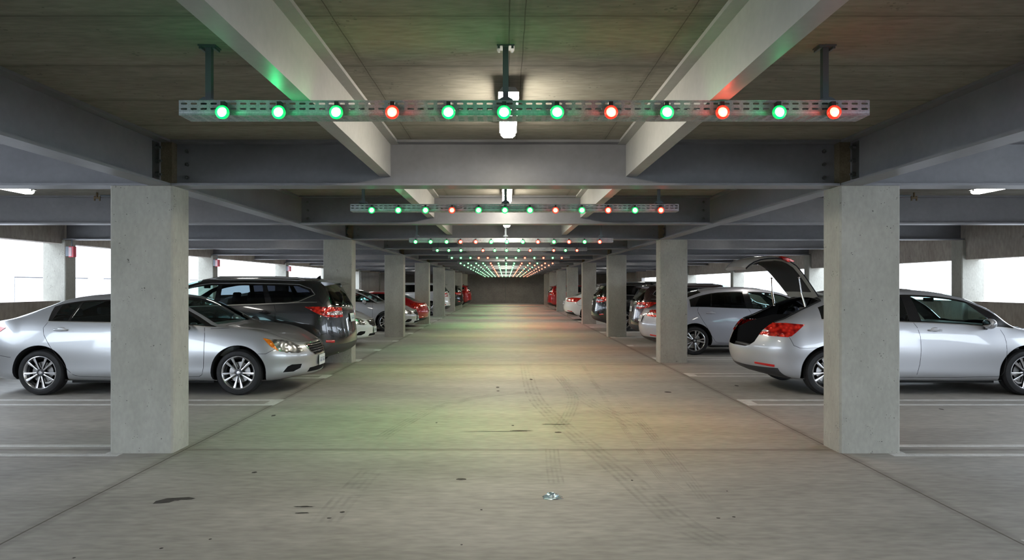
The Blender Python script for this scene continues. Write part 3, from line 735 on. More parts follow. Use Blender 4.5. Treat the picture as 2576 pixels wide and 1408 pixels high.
    def ribbon(s, mb, pts, w, off, view='side', sg=1, mi=0, dens=0.04):
        Q = []
        for i in range(len(pts)-1):
            L = sqrt((pts[i+1][0]-pts[i][0])**2+(pts[i+1][1]-pts[i][1])**2); k = max(1, int(L/dens))
            for j in range(k): Q.append((pts[i][0]+(pts[i+1][0]-pts[i][0])*j/k, pts[i][1]+(pts[i+1][1]-pts[i][1])*j/k))
        Q.append(pts[-1]); R = []
        for q in Q:
            if view == 'side': R.append(s.sidept(q[0], q[1], sg))
            elif view == 'top': R.append(s.toppt(q[0], q[1]))
            else: R.append(s.frontpt(q[0], q[1], 0, 1 if view == 'front' else -1))
        vs = []
        for i, (p, n) in enumerate(R):
            t = (R[min(i+1,len(R)-1)][0]-R[max(i-1,0)][0]); t = t.normalized() if t.length > 1e-6 else Vector((1,0,0))
            d = n.cross(t).normalized()*w/2
            vs += [p-d+n*0.0006, p-d*0.6+n*off, p+d*0.6+n*off, p+d+n*0.0006]
        mb.add(vs, [(4*i+k,4*i+k+1,4*i+5+k,4*i+4+k) for i in range(len(R)-1) for k in range(3)], mi)
    def extract(s, pid, name, mats, parent, sign=0, push=0.0, rim=0.0, fold=True, xf=None):
        """faces carrying one part id become one mesh; rim adds a turned edge so the panel has thickness"""
        pids = pid if isinstance(pid, (list,tuple,dict)) else [pid]
        fs = [f for f in s.bm.faces if f[s.lay] in pids and (sign == 0 or f.calc_center_median().y*sign > 0)]
        if not fs: return None
        vm = {}; V = []; Nn = []; F = []; MI = []; ed = {}
        for f in fs:
            idx = []
            for v in f.verts:
                if v not in vm:
                    n = s.nrm(v.co); vm[v] = len(V); V.append(v.co+n*push); Nn.append(n)
                idx.append(vm[v])
            F.append(idx); MI.append(pids[f[s.lay]] if isinstance(pids, dict) else 0)
            for i in range(len(idx)):
                e = (idx[i], idx[(i+1)%len(idx)])
                if (e[1],e[0]) in ed: del ed[(e[1],e[0])]
                else: ed[e] = MI[-1]
        if rim:
            bmap = {}
            for (a,b), mi in list(ed.items()):
                for k in (a,b):
                    if k not in bmap: bmap[k] = len(V); V.append(V[k]-Nn[k]*rim); Nn.append(Nn[k])
                F.append([b,a,bmap[a],bmap[b]]); MI.append(mi)
        nf = len(F)
        if xf is not None: V = [xf@v for v in V]; rot = xf.to_3x3(); Nn = [rot@n for n in Nn]
        me = bpy.data.meshes.new(name); me.from_pydata(V, [], F)
        mats = mats if isinstance(mats, (list,tuple)) else [mats]
        for m in mats: me.materials.append(m)
        me.polygons.foreach_set('material_index', MI); me.polygons.foreach_set('use_smooth', [True]*len(F))
        me.update()
        me.normals_split_custom_set_from_vertices([tuple(n) for n in Nn])
        o = bpy.data.objects.new(name, me); COL.objects.link(o); o.parent = parent; return o

def make_wheel(parent, x, y, R, style, side):
    """tyre with rim, hub cap and brake disc; y>0 side looks +y"""
    sg = 1 if y > 0 else -1
    W = 0.215; rr = R*0.715
    prof = [(rr,-W/2+0.012),(rr+0.012,-W/2+0.002),(R-0.06,-W/2-0.004),(R-0.022,-W/2+0.006),(R-0.006,-W/2+0.03),(R,-W/2+0.05)]
    for g in (-0.045,-0.015,0.015,0.045): prof += [(R,g-0.007),(R-0.007,g-0.005),(R-0.007,g+0.005),(R,g+0.007)]
    prof += [(R,W/2-0.05),(R-0.006,W/2-0.03),(R-0.022,W/2-0.006),(R-0.06,W/2+0.004),(rr+0.012,W/2-0.002),(rr,W/2-0.012)]
    t = MB().lathe(prof, 56, c=(0,0,0)).build('wheel', P['tyre'], parent, smooth=35); t.location = (x, y, R)
    # rim: barrel + spokes
    m = MB(); f = sg*(W/2-0.004); b = -sg*(W/2-0.03)
    m.lathe([(rr+0.004,f),(rr-0.004,f+sg*0.003),(rr-0.014,f-sg*0.006),(rr-0.022,f-sg*0.035)], 48, mi=0)
    m.lathe([(rr-0.022,f-sg*0.035),(rr-0.045,f-sg*0.06),(rr-0.05,b)], 48, mi=1)
    ns = {'ten': 10, 'five': 10, 'multi': 12}[style]
    for i in range(ns):
        if style == 'ten': a = 2*pi*i/ns+0.08*(1 if i%2 else -1)
        elif style == 'five': a = 2*pi*(i//2)/5+(0.20 if i%2 else -0.20)
        else: a = 2*pi*i/ns
        a1 = a+(0.0 if style != 'five' else (-0.10 if i%2 else 0.10))
        pr = []
        for r_, hw, yo, aa in ((0.035,0.011,-0.022,a1),(rr*0.45,0.010,-0.016,a1*0.5+a*0.5),(rr-0.012,0.020,-0.004,a)):
            c, sn = cos(aa), sin(aa); yy = f+sg*yo
            pr.append([Vector((r_*c+hw*sn, yy, r_*sn-hw*c)), Vector((r_*c+hw*0.2*sn, yy+sg*0.004, r_*sn-hw*0.2*c)), Vector((r_*c-hw*sn, yy, r_*sn+hw*c)), Vector((r_*c-hw*0.8*sn, yy-sg*0.035, r_*sn+hw*0.8*c)), Vector((r_*c+hw*0.8*sn, yy-sg*0.035, r_*sn-hw*0.8*c))])
        vs = sum(pr, []); o = len(m.v); m.v += [tuple(v) for v in vs]
        for q in range(2):
            for k in range(5):
                m.f.append([o+q*5+k,o+q*5+(k+1)%5,o+(q+1)*5+(k+1)%5,o+(q+1)*5+k]); m.m.append(0 if k in (0,1) else 1)
    m.lathe([(0.0005,f-sg*0.012),(0.05,f-sg*0.014),(0.062,f-sg*0.03),(0.062,f-sg*0.06)], 24, mi=1)
    rim = m.build('rim', [P['alloy'], P['rimdark']], t, smooth=35)
    MB().lathe([(0.0005,f-sg*0.004),(0.022,f-sg*0.005),(0.028,f-sg*0.013),(0.028,f-sg*0.03)], 20).build('hub_cap', P['alloy'], t, smooth=35)
    d = MB().lathe([(0.06,f-sg*0.075),(R*0.46,f-sg*0.075),(R*0.46,f-sg*0.095),(0.06,f-sg*0.095)], 32); d.lathe([(R*0.46,f-sg*0.13),(0.0005,f-sg*0.13)], 32, mi=1)
    for q in range(5): bolt_at(d, ((0.042)*cos(2*pi*q/5),f-sg*0.032,(0.042)*sin(2*pi*q/5)), (0,sg,0), 0.008, 0.01)
    d.build('brake_disc', [P['disc'], P['liner']], t, smooth=35)
    return t

def rbox(mb, x0,x1,y0,y1,z0,z1, mi=0): return mb.box(x0,x1,y0,y1,z0,z1,mi)
def interior(root, S):
    c = S['cabin']; zf = c['floor']; zb = c['belt']; w = c['w']
    m = MB().box(c['x0'], c['x1'], -w, w, zf-0.05, zf).box(c['x0']-0.05, c['x0'], -w, w, zf, zb-0.06)
    m.build('floor_pan', P['liner'], root)
    for sg in (-1,1):
        xs = c['fseat']; yy = sg*0.37
        s_ = MB().box(xs-0.5,xs+0.02,yy-0.25,yy+0.25,zf+0.12,zf+0.30)
        s_.prism([(xs-0.50,zf+0.18),(xs-0.38,zf+0.26),(xs-0.60,zf+0.82),(xs-0.72,zf+0.80)], yy-0.24, yy+0.24)
        so = s_.build('front_seat', P['seat'], root, bevel=0.035, seg=3, smooth=True)
        MB().prism([(xs-0.67,zf+0.86),(xs-0.60,zf+0.86),(xs-0.63,zf+1.04),(xs-0.71,zf+1.03)], yy-0.13, yy+0.13).build('headrest', P['seat'], so, bevel=0.03, seg=3, smooth=True)
    xr = c['rseat']
    b = MB().box(xr-0.5,xr,-0.62,0.62,zf+0.12,zf+0.30).prism([(xr-0.5,zf+0.2),(xr-0.38,zf+0.28),(xr-0.60,zf+0.80),(xr-0.74,zf+0.80)], -0.62, 0.62)
    bo = b.build('rear_bench', P['seat'], root, bevel=0.035, seg=3, smooth=True)
    for yy in (-0.36,0.36): MB().prism([(xr-0.72,zf+0.82),(xr-0.64,zf+0.82),(xr-0.66,zf+0.93),(xr-0.73,zf+0.93)], yy-0.13, yy+0.13).build('headrest', P['seat'], bo, bevel=0.025, seg=3, smooth=True)
    xd = c['dash']
    MB().prism([(xd-0.32,zf+0.25),(xd-0.36,zb-0.15),(xd-0.28,zb-0.02),(xd-0.1,zb),(xd+0.35,zb-0.04),(xd+0.35,zf+0.25)], -w, w).build('dashboard', P['dash'], root, bevel=0.02, smooth=True)
    yy = 0.37; cxw, czw = xd-0.52, zb-0.08; T = Matrix.Translation((cxw,yy,czw))@Matrix.Rotation(radians(-25), 4, 'Y')
    m = MB(); ring = [T@Vector((0,0.185*cos(2*pi*k/28),0.185*sin(2*pi*k/28))) for k in range(29)]; m.tube(ring, 0.016, 8, cap=False)
    for a in (0, pi, -pi/2): m.tube([T@Vector((0.02,0,0)), T@Vector((0,0.18*cos(a),0.18*sin(a)))], 0.015, 6)
    m.ball(tuple(T@Vector((0.02,0,0))), (0.03,0.06,0.05)); m.build('steering_wheel', P['liner'], root, smooth=True)
    # inside mirror
    if 'imir' in c:
        x, z = c['imir']; m = MB().box(x-0.015,x+0.015,-0.12,0.12,z-0.03,z+0.03).tube([(x,0,z),(x+0.09,0,z+0.05)], 0.012, 6); m.build('inside_mirror', P['liner'], root, bevel=0.008)

def bezier_circle(cx, cz, R, zlow, n=36, a0=None):
    return [(cx+R*cos(a), cz+R*sin(a)) for a in [2*pi*k/n for k in range(n)]]

def car(name, S, paintm, label, cat, detail=2):
    sh = Shell(S); Z, Y = S['Zf'], None
    root = empty(name, label, cat)
    ZB, ZR = sh.Z[5], sh.Z[6]        # belt and rail tracks
    R = S['R']; wb = S['wb']/2; ar = S['ar']
    ID = dict(body=0, trim=1, sglass=2, qglass=3, wind=4, back=5, hood=6, fdoor=7, rdoor=8, head=9, amber=10, tail=11, tailc=12, fbump=13, rbump=14, lid=15, black=16, black2=17, black3=18, valance=19, roof=20, cutlid=21, reflect=22, aglass=23, rocker=24)
    g = ID
    # wheel arches are open
    for cx in (wb, -wb):
        arc = [(cx+ar*cos(a), R+ar*sin(a)) for a in [pi*k/22 for k in range(-3,26)]]
        sh.cut([(cx+ar*1.0*cos(-3*pi/22),-0.1)]+arc+[(arc[-1][0],-0.1)], 'side', 99, delete=True)
    # top: windshield, backlight, hood, lid
    gap = []
    def sym(half): return half+[(x,-y) for x, y in reversed(half)]
    if 'wind' in S: sh.cut(sym(S['wind']), 'top', g['wind'])
    if 'back' in S: sh.cut(sym(S['back']), 'top', g['back'])
    if 'backr' in S: sh.cut([(y,z) for y,z in S['backr']]+[(-y,z) for y,z in reversed(S['backr'])], 'rear', g['back'])
    if 'hood' in S: sh.cut(sym(S['hood']), 'top', g['hood'], only={0})
    if 'lid' in S: sh.cut(sym(S['lid']), 'top', g['lid'], only={0})
    # side windows
    dlo = S['dlo']; xs = [dlo[0]+(dlo[1]-dlo[0])*i/26 for i in range(27)]
    def bot(x): return ZB(x)+S.get('dlob',0.012)
    def top(x): return max(ZR(x)-S.get('dlot',0.028), bot(x)+0.001)
    if 'dlo_poly' in S: dpoly = S['dlo_poly']
    else: dpoly = [(x,bot(x)) for x in xs]+[(x,top(x)) for x in reversed(xs)]
    sh.cut(dpoly, 'side', g['trim'], only={0,1})
    for kind, (ab, at, bb, bt) in S['panes']:
        n = 12; e = 0.02
        lo = [ab+(bb-ab)*i/n for i in range(n+1)]; hi = [bt+(at-bt)*i/n for i in range(n+1)]
        poly = [(x,bot(x)+e*0.7) for x in lo]+[(x,top(x)-e) for x in hi]
        poly = [p for i, p in enumerate(poly)]
        sh.cut(poly, 'side', g['sglass'] if kind == 'c' else (g['aglass'] if kind == 'a' else g['qglass']), only={g['trim']})
    for kind, poly in S.get('panep', []): sh.cut(poly, 'side', g['sglass'] if kind == 'c' else g['qglass'], only={g['trim'], 0})
    # doors
    sh.cut(S['fdoor'], 'side', g['fdoor'], only={0}); sh.cut(S['rdoor'], 'side', g['rdoor'], only={0})
    if 'rockerz' in S: sh.cut([(-wb+0.3,0.0),(wb-0.3,0.0),(wb-0.3,S['rockerz']),(-wb+0.3,S['rockerz'])], 'side', g['rocker'], only={0})
    # lamps and bumpers
    for key, view, pid in S['decals']:
        sh.cut(S[key] if isinstance(key, str) else key, view, g[pid], only={0, g['fbump'], g['rbump'], g['lid'], g['hood'], g['head'], g['tail'], g['black'], g['fdoor'], g['valance'],g['black3']})
    A = {}
    A['body'] = sh.extract({0:0, g['trim']:1}, 'body', [paintm, P['trim']], root, rim=0.012)
    sh.extract([g['rocker']], 'sill', paintm, root)
    for sg in (1,-1):
        A['fd%d'%sg] = sh.extract([g['fdoor']], 'front_door', paintm, root, sg, 0.0008, 0.01)
        A['rd%d'%sg] = sh.extract([g['rdoor']], 'rear_door', paintm, root, sg, 0.0008, 0.01)
        sh.extract([g['sglass']], 'front_door_window', P['glass'], root, sg, -0.004)
        sh.extract([g['aglass']], 'rear_door_window', P['glassr'], root, sg, -0.004)
        sh.extract([g['qglass']], 'rear_door_window' if S['kind'] == 'sedan' else 'rear_side_window', P['privacy'], root, sg, -0.004)
        sh.extract({g['head']:0, g['amber']:1}, 'headlight', [P['head'], P['amber']], root, sg, 0.003, 0.02)
        sh.extract({g['tail']:0, g['tailc']:1}, 'tail_light', [P['tail'], P['taillit']], root, sg, 0.006, 0.03)
        sh.extract([g['black2']], 'fog_lamp_recess', P['black_in'], root, sg, -0.012)
    for sg in (1,-1):
        if S['kind'] == 'suv' or 'valp' in S:
            q = S['refl']; rm = MB(); sh.ribbon(rm, q[:2], q[2], 0.008, 'side', sg); rm.build('rear_reflector', P['reflector'], root, smooth=True)
    sh.extract([g['wind']], 'windshield', P['glass'], root, 0, -0.003)
    if not S.get('open'):
        sh.extract([g['back']], 'rear_window', P['privacy'] if S['kind'] != 'sedan' else P['glass2'], root, 0, -0.003)
        sh.extract([g['lid']], 'trunk_lid' if S['kind'] == 'sedan' else 'tailgate', paintm, root, 0, 0.0008, 0.01)
    sh.extract([g['hood']], 'hood', paintm, root, 0, 0.0008, 0.01)
    sh.extract([g['fbump']], 'front_bumper', paintm, root, 0, 0.001, 0.01)
    sh.extract([g['rbump']], 'rear_bumper', paintm, root, 0, 0.001, 0.01)
    sh.extract([g['valance']], 'rear_valance', P['plastic'], root, 0, 0.002, 0.01)
    gr = sh.extract([g['black']], 'grille', P['black_in'], root, 0, -0.015)
    lg = sh.extract([g['black3']], 'lower_grille', P['black_in'], root, 0, -0.012)
    # grille bars, chrome and gap lines
    gm = MB(); trimb = MB(); ch = MB()
    for sg in (1,-1):
        for key in ('fdoor','rdoor'):
            pl = S[key]; sh.ribbon(gm, pl+[pl[0]] if False else pl, 0.007, 0.0016, 'side', sg)
        for pl in S.get('gaps', []): sh.ribbon(gm, pl, 0.006, 0.0016, 'side', sg)
        bl = [(x,bot(x)-0.004) for x in xs]
        if S.get('beltchrome', True): sh.ribbon(ch, bl, 0.013, 0.004, 'side', sg)
        if S.get('fullchrome'): sh.ribbon(ch, [(x,top(x)+0.008) for x in xs], 0.012, 0.004, 'side', sg)
        if 'dlo_poly' in S: sh.ribbon(ch, dpoly+[dpoly[0]], 0.014, 0.004, 'side', sg)
    for key in ('hood','lid'):
        if key in S and not (key == 'lid' and (S.get('open') or S['kind'] != 'sedan')): h = sym(S[key]); sh.ribbon(gm, h, 0.006, 0.0016, 'top')
    for pl in S.get('rgaps', []): sh.ribbon(gm, pl, 0.006, 0.0016, 'rear')
    gm.build('panel_gap', P['gap'], root, smooth=True)
    if ch.v: ch.build('window_trim', P['satin'], root, smooth=50)
    if gr:
        cb = MB()
        for z, w_ in S['bars']: sh.ribbon(cb, [(-w_,z),(0,z),(w_,z)], 0.011, 0.004, 'front', dens=0.05)
        if 'gring' in S:
            h = S['gring']; sh.ribbon(cb, h+[(-y,z) for y,z in reversed(h)]+[h[0]], 0.02, 0.008, 'front')
        if 'gemb' in S:
            p, n = sh.frontpt(0, S['gemb'], 0.01); cb.ball(tuple(p), (0.012,0.05,0.035), 16, 8)
        cb.build('grille_bar', P['chrome'], gr, smooth=50)
    # arch liners with a turned lip
    for cx in (wb,-wb):
        for sg in (1,-1):
            lip = MB(); ln = MB()
            arc = [(cx+ar*cos(a), R+ar*sin(a)) for a in [pi*k/24 for k in range(-4,29)]]
            arc = [p for p in arc if p[1] > 0.19]
            vs = []
            for x, z in arc:
                p, n = sh.sidept(x, z, sg); cxv = (Vector((cx,0,R))-Vector((x,0,z))).normalized()
                vs += [p+Vector((0,sg*0.001,0)), p+cxv*0.012-Vector((0,sg*0.012,0)), p+cxv*0.012-Vector((0,sg*0.05,0))]
            lip.add(vs, [(3*i+k,3*i+k+1,3*i+4+k,3*i+3+k) for i in range(len(arc)-1) for k in range(2)])
            vs = []
            for x, z in arc:
                p, n = sh.sidept(x, z, sg); vs += [(p.x,p.y-sg*0.03,p.z),(p.x,sg*0.5,p.z)]
            o = len(ln.v); ln.add(vs+[(cx,sg*0.5,R)], [(2*i,2*i+1,2*i+3,2*i+2) for i in range(len(arc)-1)]+[(2*i+1,len(vs),2*i+3) for i in range(len(arc)-1)])
            lip.build('arch_lip', paintm, root, smooth=60)
            ln.build('arch_liner', P['liner'], root)
    for cx in (wb,-wb):
        for sg in (1,-1): make_wheel(root, cx, sg*(S['track']-0.11), R, S['wheel'], sg)
    # belly
    MB().box(-wb-0.42,wb+0.5,-0.6,0.6,0.2,0.24).box(-wb+ar,wb-ar,-0.78,0.78,0.17,0.2).build('underbody', P['liner'], root)
    # handles, mirrors
    for (hx, hz) in S['handles']:
        for sg in (1,-1):
            p, n = sh.sidept(hx, hz, sg); m = MB()
            m.ball((p.x+0.005, p.y-sg*0.004, p.z+0.004), (0.062,0.014,0.034), 18, 8, 1)
            pts = [Vector((p.x-0.10,p.y+sg*0.004,p.z)), Vector((p.x-0.085,p.y+sg*0.026,p.z)), Vector((p.x-0.03,p.y+sg*0.036,p.z)), Vector((p.x+0.03,p.y+sg*0.036,p.z)), Vector((p.x+0.085,p.y+sg*0.026,p.z)), Vector((p.x+0.10,p.y+sg*0.004,p.z))]
            m.tube(pts, [0.008,0.012,0.0135,0.0135,0.012,0.008], 10)
            par = A['fd%d'%sg] if hx > S['bpx'] else A['rd%d'%sg]
            m.build('door_handle', [S.get('handlem') or paintm, paintm], par or root, smooth=True)
    mx, mz = S['mirror']
    for sg in (1,-1):
        p, n = sh.sidept(mx, mz, sg); c = Vector((mx-0.03, p.y+sg*0.12, mz+0.035)); m = MB()
        o = len(m.v); m.ball(tuple(c), (0.068,0.115,0.075), 20, 12, 0)
        for k in range(o, len(m.v)):
            v = m.v[k]; 
            if v[0] < c.x-0.045: m.v[k] = (c.x-0.045, v[1], v[2])
        m.tube([(p.x,p.y-sg*0.01,mz-0.03),(c.x,c.y-sg*0.05,c.z-0.05)], [0.035,0.03], 10, 1)
        mo = m.build('side_mirror', [paintm, P['plastic']], root, smooth=40)
        MB().ball((c.x-0.047,c.y,c.z), (0.003,0.09,0.055), 20, 8).build('mirror_glass', P['chrome'], mo, smooth=True)
    interior(root, S)
    # number plates
    for d, key in ((1,'fplate'),(-1,'rplate')):
        if key in S and not (S.get('open') and d < 0):
            z = S[key][0]; p, n = sh.frontpt(0, z, 0, d); tilt = math.atan2(n.z, abs(n.x)) if len(S[key]) < 2 else radians(S[key][1])
            m = MB().box(-0.006,0.006,-0.155,0.155,-0.078,0.078,0); m2 = MB()
            rnd = random.Random(len(name)+d)
            for i in range(7):
                yy = -0.115+i*0.036+(0.012 if i > 2 else 0); 
                m2.box(0.0062,0.0075,yy,yy+0.006,-0.032,0.032); m2.box(0.0062,0.0075,yy,yy+0.022,0.026,0.032)
                if rnd.random() < .6: m2.box(0.0062,0.0075,yy+0.017,yy+0.022,-0.032,0.0)
                if rnd.random() < .7: m2.box(0.0062,0.0075,yy,yy+0.022,-0.032,-0.026)
            po = m.build('licence_plate', P['plate'], root, bevel=0.003); i_ = m2.build('plate_lettering', P['ink'], po)
            po.location = (p.x+d*0.022, 0, z); po.rotation_euler = (0, -tilt*d if d > 0 else tilt, 0 if d > 0 else pi)
            if d < 0: po.rotation_euler = (0, -tilt, pi)
    S['_sh'] = sh; S['_ID'] = g
    return root, sh, g

P['black_in'] = mat('grille_black', (0.006,0.006,0.007), 0.8, 0.0, spec=0.15)
P['glass2'] = glass('rear_glass', (0.25,0.30,0.31))

def L(xs, v): return [(x, v) for x in xs]
# ---- sedan A: the big silver four door, nose to the lane
SA = dict(kind='sedan', wb=2.85, R=0.328, ar=0.395, track=0.905, wheel='ten', xf=1.62, xr=-1.75, ne=2.25, nr=2.5, Zf=None,
 z=[
  [(-2.5,0.22),(0,0.19),(2.5,0.20)],
  [(-2.5,0.26),(-1.8,0.215),(0,0.20),(1.8,0.20),(2.4,0.27)],
  [(-2.5,0.32),(-1.8,0.30),(0,0.275),(1.8,0.27),(2.4,0.31)],
  [(-2.5,0.50),(-1.8,0.46),(0,0.43),(1.8,0.42),(2.4,0.44)],
  [(-2.5,0.72),(-1.5,0.70),(0,0.67),(1.6,0.62),(2.4,0.55)],
  [(-2.45,1.00),(-2.2,1.045),(-1.8,1.065),(-1.35,1.055),(0,1.03),(0.9,0.985),(1.3,0.955),(1.6,0.915),(1.95,0.82),(2.2,0.72),(2.38,0.64)],
  [(-2.45,1.03),(-2.3,1.06),(-2.05,1.085),(-1.8,1.135),(-1.5,1.24),(-1.2,1.345),(-0.8,1.395),(-0.2,1.405),(0.15,1.38),(0.45,1.315),(0.8,1.16),(1.12,1.0),(1.3,0.975),(1.6,0.94),(1.95,0.85),(2.2,0.745),(2.38,0.66)],
  [(-2.45,1.04),(-2.3,1.075),(-2.05,1.10),(-1.8,1.195),(-1.5,1.305),(-1.2,1.40),(-0.85,1.45),(-0.2,1.47),(0.1,1.445),(0.45,1.385),(0.8,1.225),(1.18,1.03),(1.32,0.995),(1.62,0.955),(1.95,0.87),(2.2,0.765),(2.38,0.675)],
  [(-2.45,1.045),(-2.3,1.08),(-2.05,1.105),(-1.8,1.21),(-1.5,1.325),(-1.2,1.42),(-0.85,1.465),(-0.3,1.485),(0.1,1.462),(0.45,1.41),(0.8,1.265),(1.22,1.045),(1.34,1.005),(1.62,0.965),(1.95,0.885),(2.2,0.78),(2.38,0.69)]],
 y=[L((-2.5,2.5),0), L((-2.5,2.5),0.80), L((-2.5,2.5),0.885), L((-2.5,2.5),0.905), [(-2.5,0.90),(-1.4,0.925),(0,0.912),(1.4,0.925),(2.5,0.90)],
  [(-1.8,0.80),(-1.3,0.85),(-0.5,0.865),(0.9,0.86),(1.3,0.845),(1.62,0.83),(1.9,0.82)],
  [(-1.8,0.70),(-1.4,0.655),(-1.0,0.62),(-0.3,0.61),(0.3,0.62),(0.7,0.69),(1.1,0.78),(1.3,0.775),(1.62,0.74),(1.9,0.72)],
  [(-1.8,0.42),(-1.0,0.36),(0.3,0.36),(1.1,0.42),(1.62,0.42)], L((-2.5,2.5),0)],
 nose=[(2.16,0.20),(2.30,0.235),(2.365,0.27),(2.37,0.42),(2.38,0.53),(2.35,0.66),(2.325,0.72),(2.315,0.735),(2.31,0.74)],
 tail=[(-2.3,0.24),(-2.42,0.28),(-2.46,0.33),(-2.50,0.50),(-2.51,0.70),(-2.47,0.98),(-2.44,1.04),(-2.43,1.05),(-2.43,1.055)],
 wind=[(0.40,0),(0.385,0.30),(0.34,0.585),(0.62,0.655),(0.86,0.72),(1.08,0.765),(1.14,0.62),(1.20,0.35),(1.225,0)],
 back=[(-1.16,0),(-1.18,0.40),(-1.20,0.575),(-1.55,0.615),(-1.93,0.64),(-1.99,0.4),(-2.02,0)],
 hood=[(1.27,0),(1.25,0.4),(1.19,0.755),(1.6,0.745),(1.95,0.70),(2.10,0.60),(2.21,0.42),(2.265,0.2),(2.28,0)],
 lid=[(-2.06,0),(-2.04,0.4),(-1.97,0.67),(-2.25,0.66),(-2.40,0.55),(-2.47,0.3),(-2.49,0)],
 dlo=(-1.34,1.10), panes=[('c',(-0.08,-0.12,0.93,0.55)), ('a',(-1.02,-0.92,-0.19,-0.22)), ('a',(-1.29,-1.22,-1.055,-0.955))],
 fdoor=[(0.93,0.975),(0.945,0.85),(0.945,0.6),(0.93,0.4),(0.905,0.30),(0.86,0.272),(0.2,0.262),(-0.14,0.262),(-0.155,0.5),(-0.15,0.8),(-0.12,1.03)],
 rdoor=[(-0.12,1.03),(-0.15,0.8),(-0.155,0.5),(-0.14,0.262),(-0.5,0.265),(-0.86,0.275),(-0.95,0.30),(-1.03,0.38),(-1.09,0.47),(-1.17,0.58),(-1.28,0.74),(-1.36,0.87),(-1.385,0.97),(-1.33,1.062)],
 headp=[(1.765,0.822),(1.86,0.81),(2.0,0.79),(2.10,0.755),(2.20,0.69),(2.27,0.60),(2.21,0.585),(2.08,0.60),(1.98,0.635),(1.88,0.70)],
 amberp=[(1.765,0.822),(1.86,0.80),(1.90,0.76),(1.985,0.632),(1.88,0.70)],
 grp=[(0,0.715),(0.25,0.71),(0.43,0.70),(0.38,0.60),(0.28,0.545),(0.0,0.535)],
 lgp=[(0,0.355),(0.40,0.345),(0.46,0.28),(0.0,0.27)],
 fogp=[(2.09,0.40),(2.14,0.425),(2.25,0.42),(2.235,0.36),(2.16,0.315),(2.03,0.315)],
 tailp=[(-1.95,0.97),(-2.2,1.0),(-2.46,0.99),(-2.6,0.97),(-2.6,0.83),(-2.3,0.82),(-2.1,0.87)],
 gaps=[[(1.905-0.08,0.60),(1.72,0.60),(1.70,0.57)],[(1.905-0.08,0.60),(1.93,0.66)],[(-1.83,0.55),(-2.15,0.60),(-2.3,0.62)],[(1.28,0.965),(1.02,0.96)]],
 bars=[(0.685,0.40),(0.65,0.385),(0.615,0.36),(0.58,0.33)], gring=[(0,0.72),(0.25,0.715),(0.44,0.705),(0.385,0.595),(0.28,0.538),(0.0,0.528)],
 handles=[(-1.12,0.945),(-0.02,0.925)], bpx=-0.15, mirror=(0.70,0.99), fplate=(0.435,0), rplate=(0.80,),
 cabin=dict(x0=-1.35,x1=1.1,floor=0.30,belt=1.02,w=0.74,fseat=0.35,rseat=-0.55,dash=0.95,imir=(0.42,1.30)))
def symp(h): return h+[(-y,z) for y,z in reversed(h)]
SA['decals'] = [('headp','side','head'),('amberp','side','amber'),(symp(SA['grp']),'front','black'),(symp(SA['lgp']),'front','black3'),('fogp','side','black2'),('tailp','side','tail')]

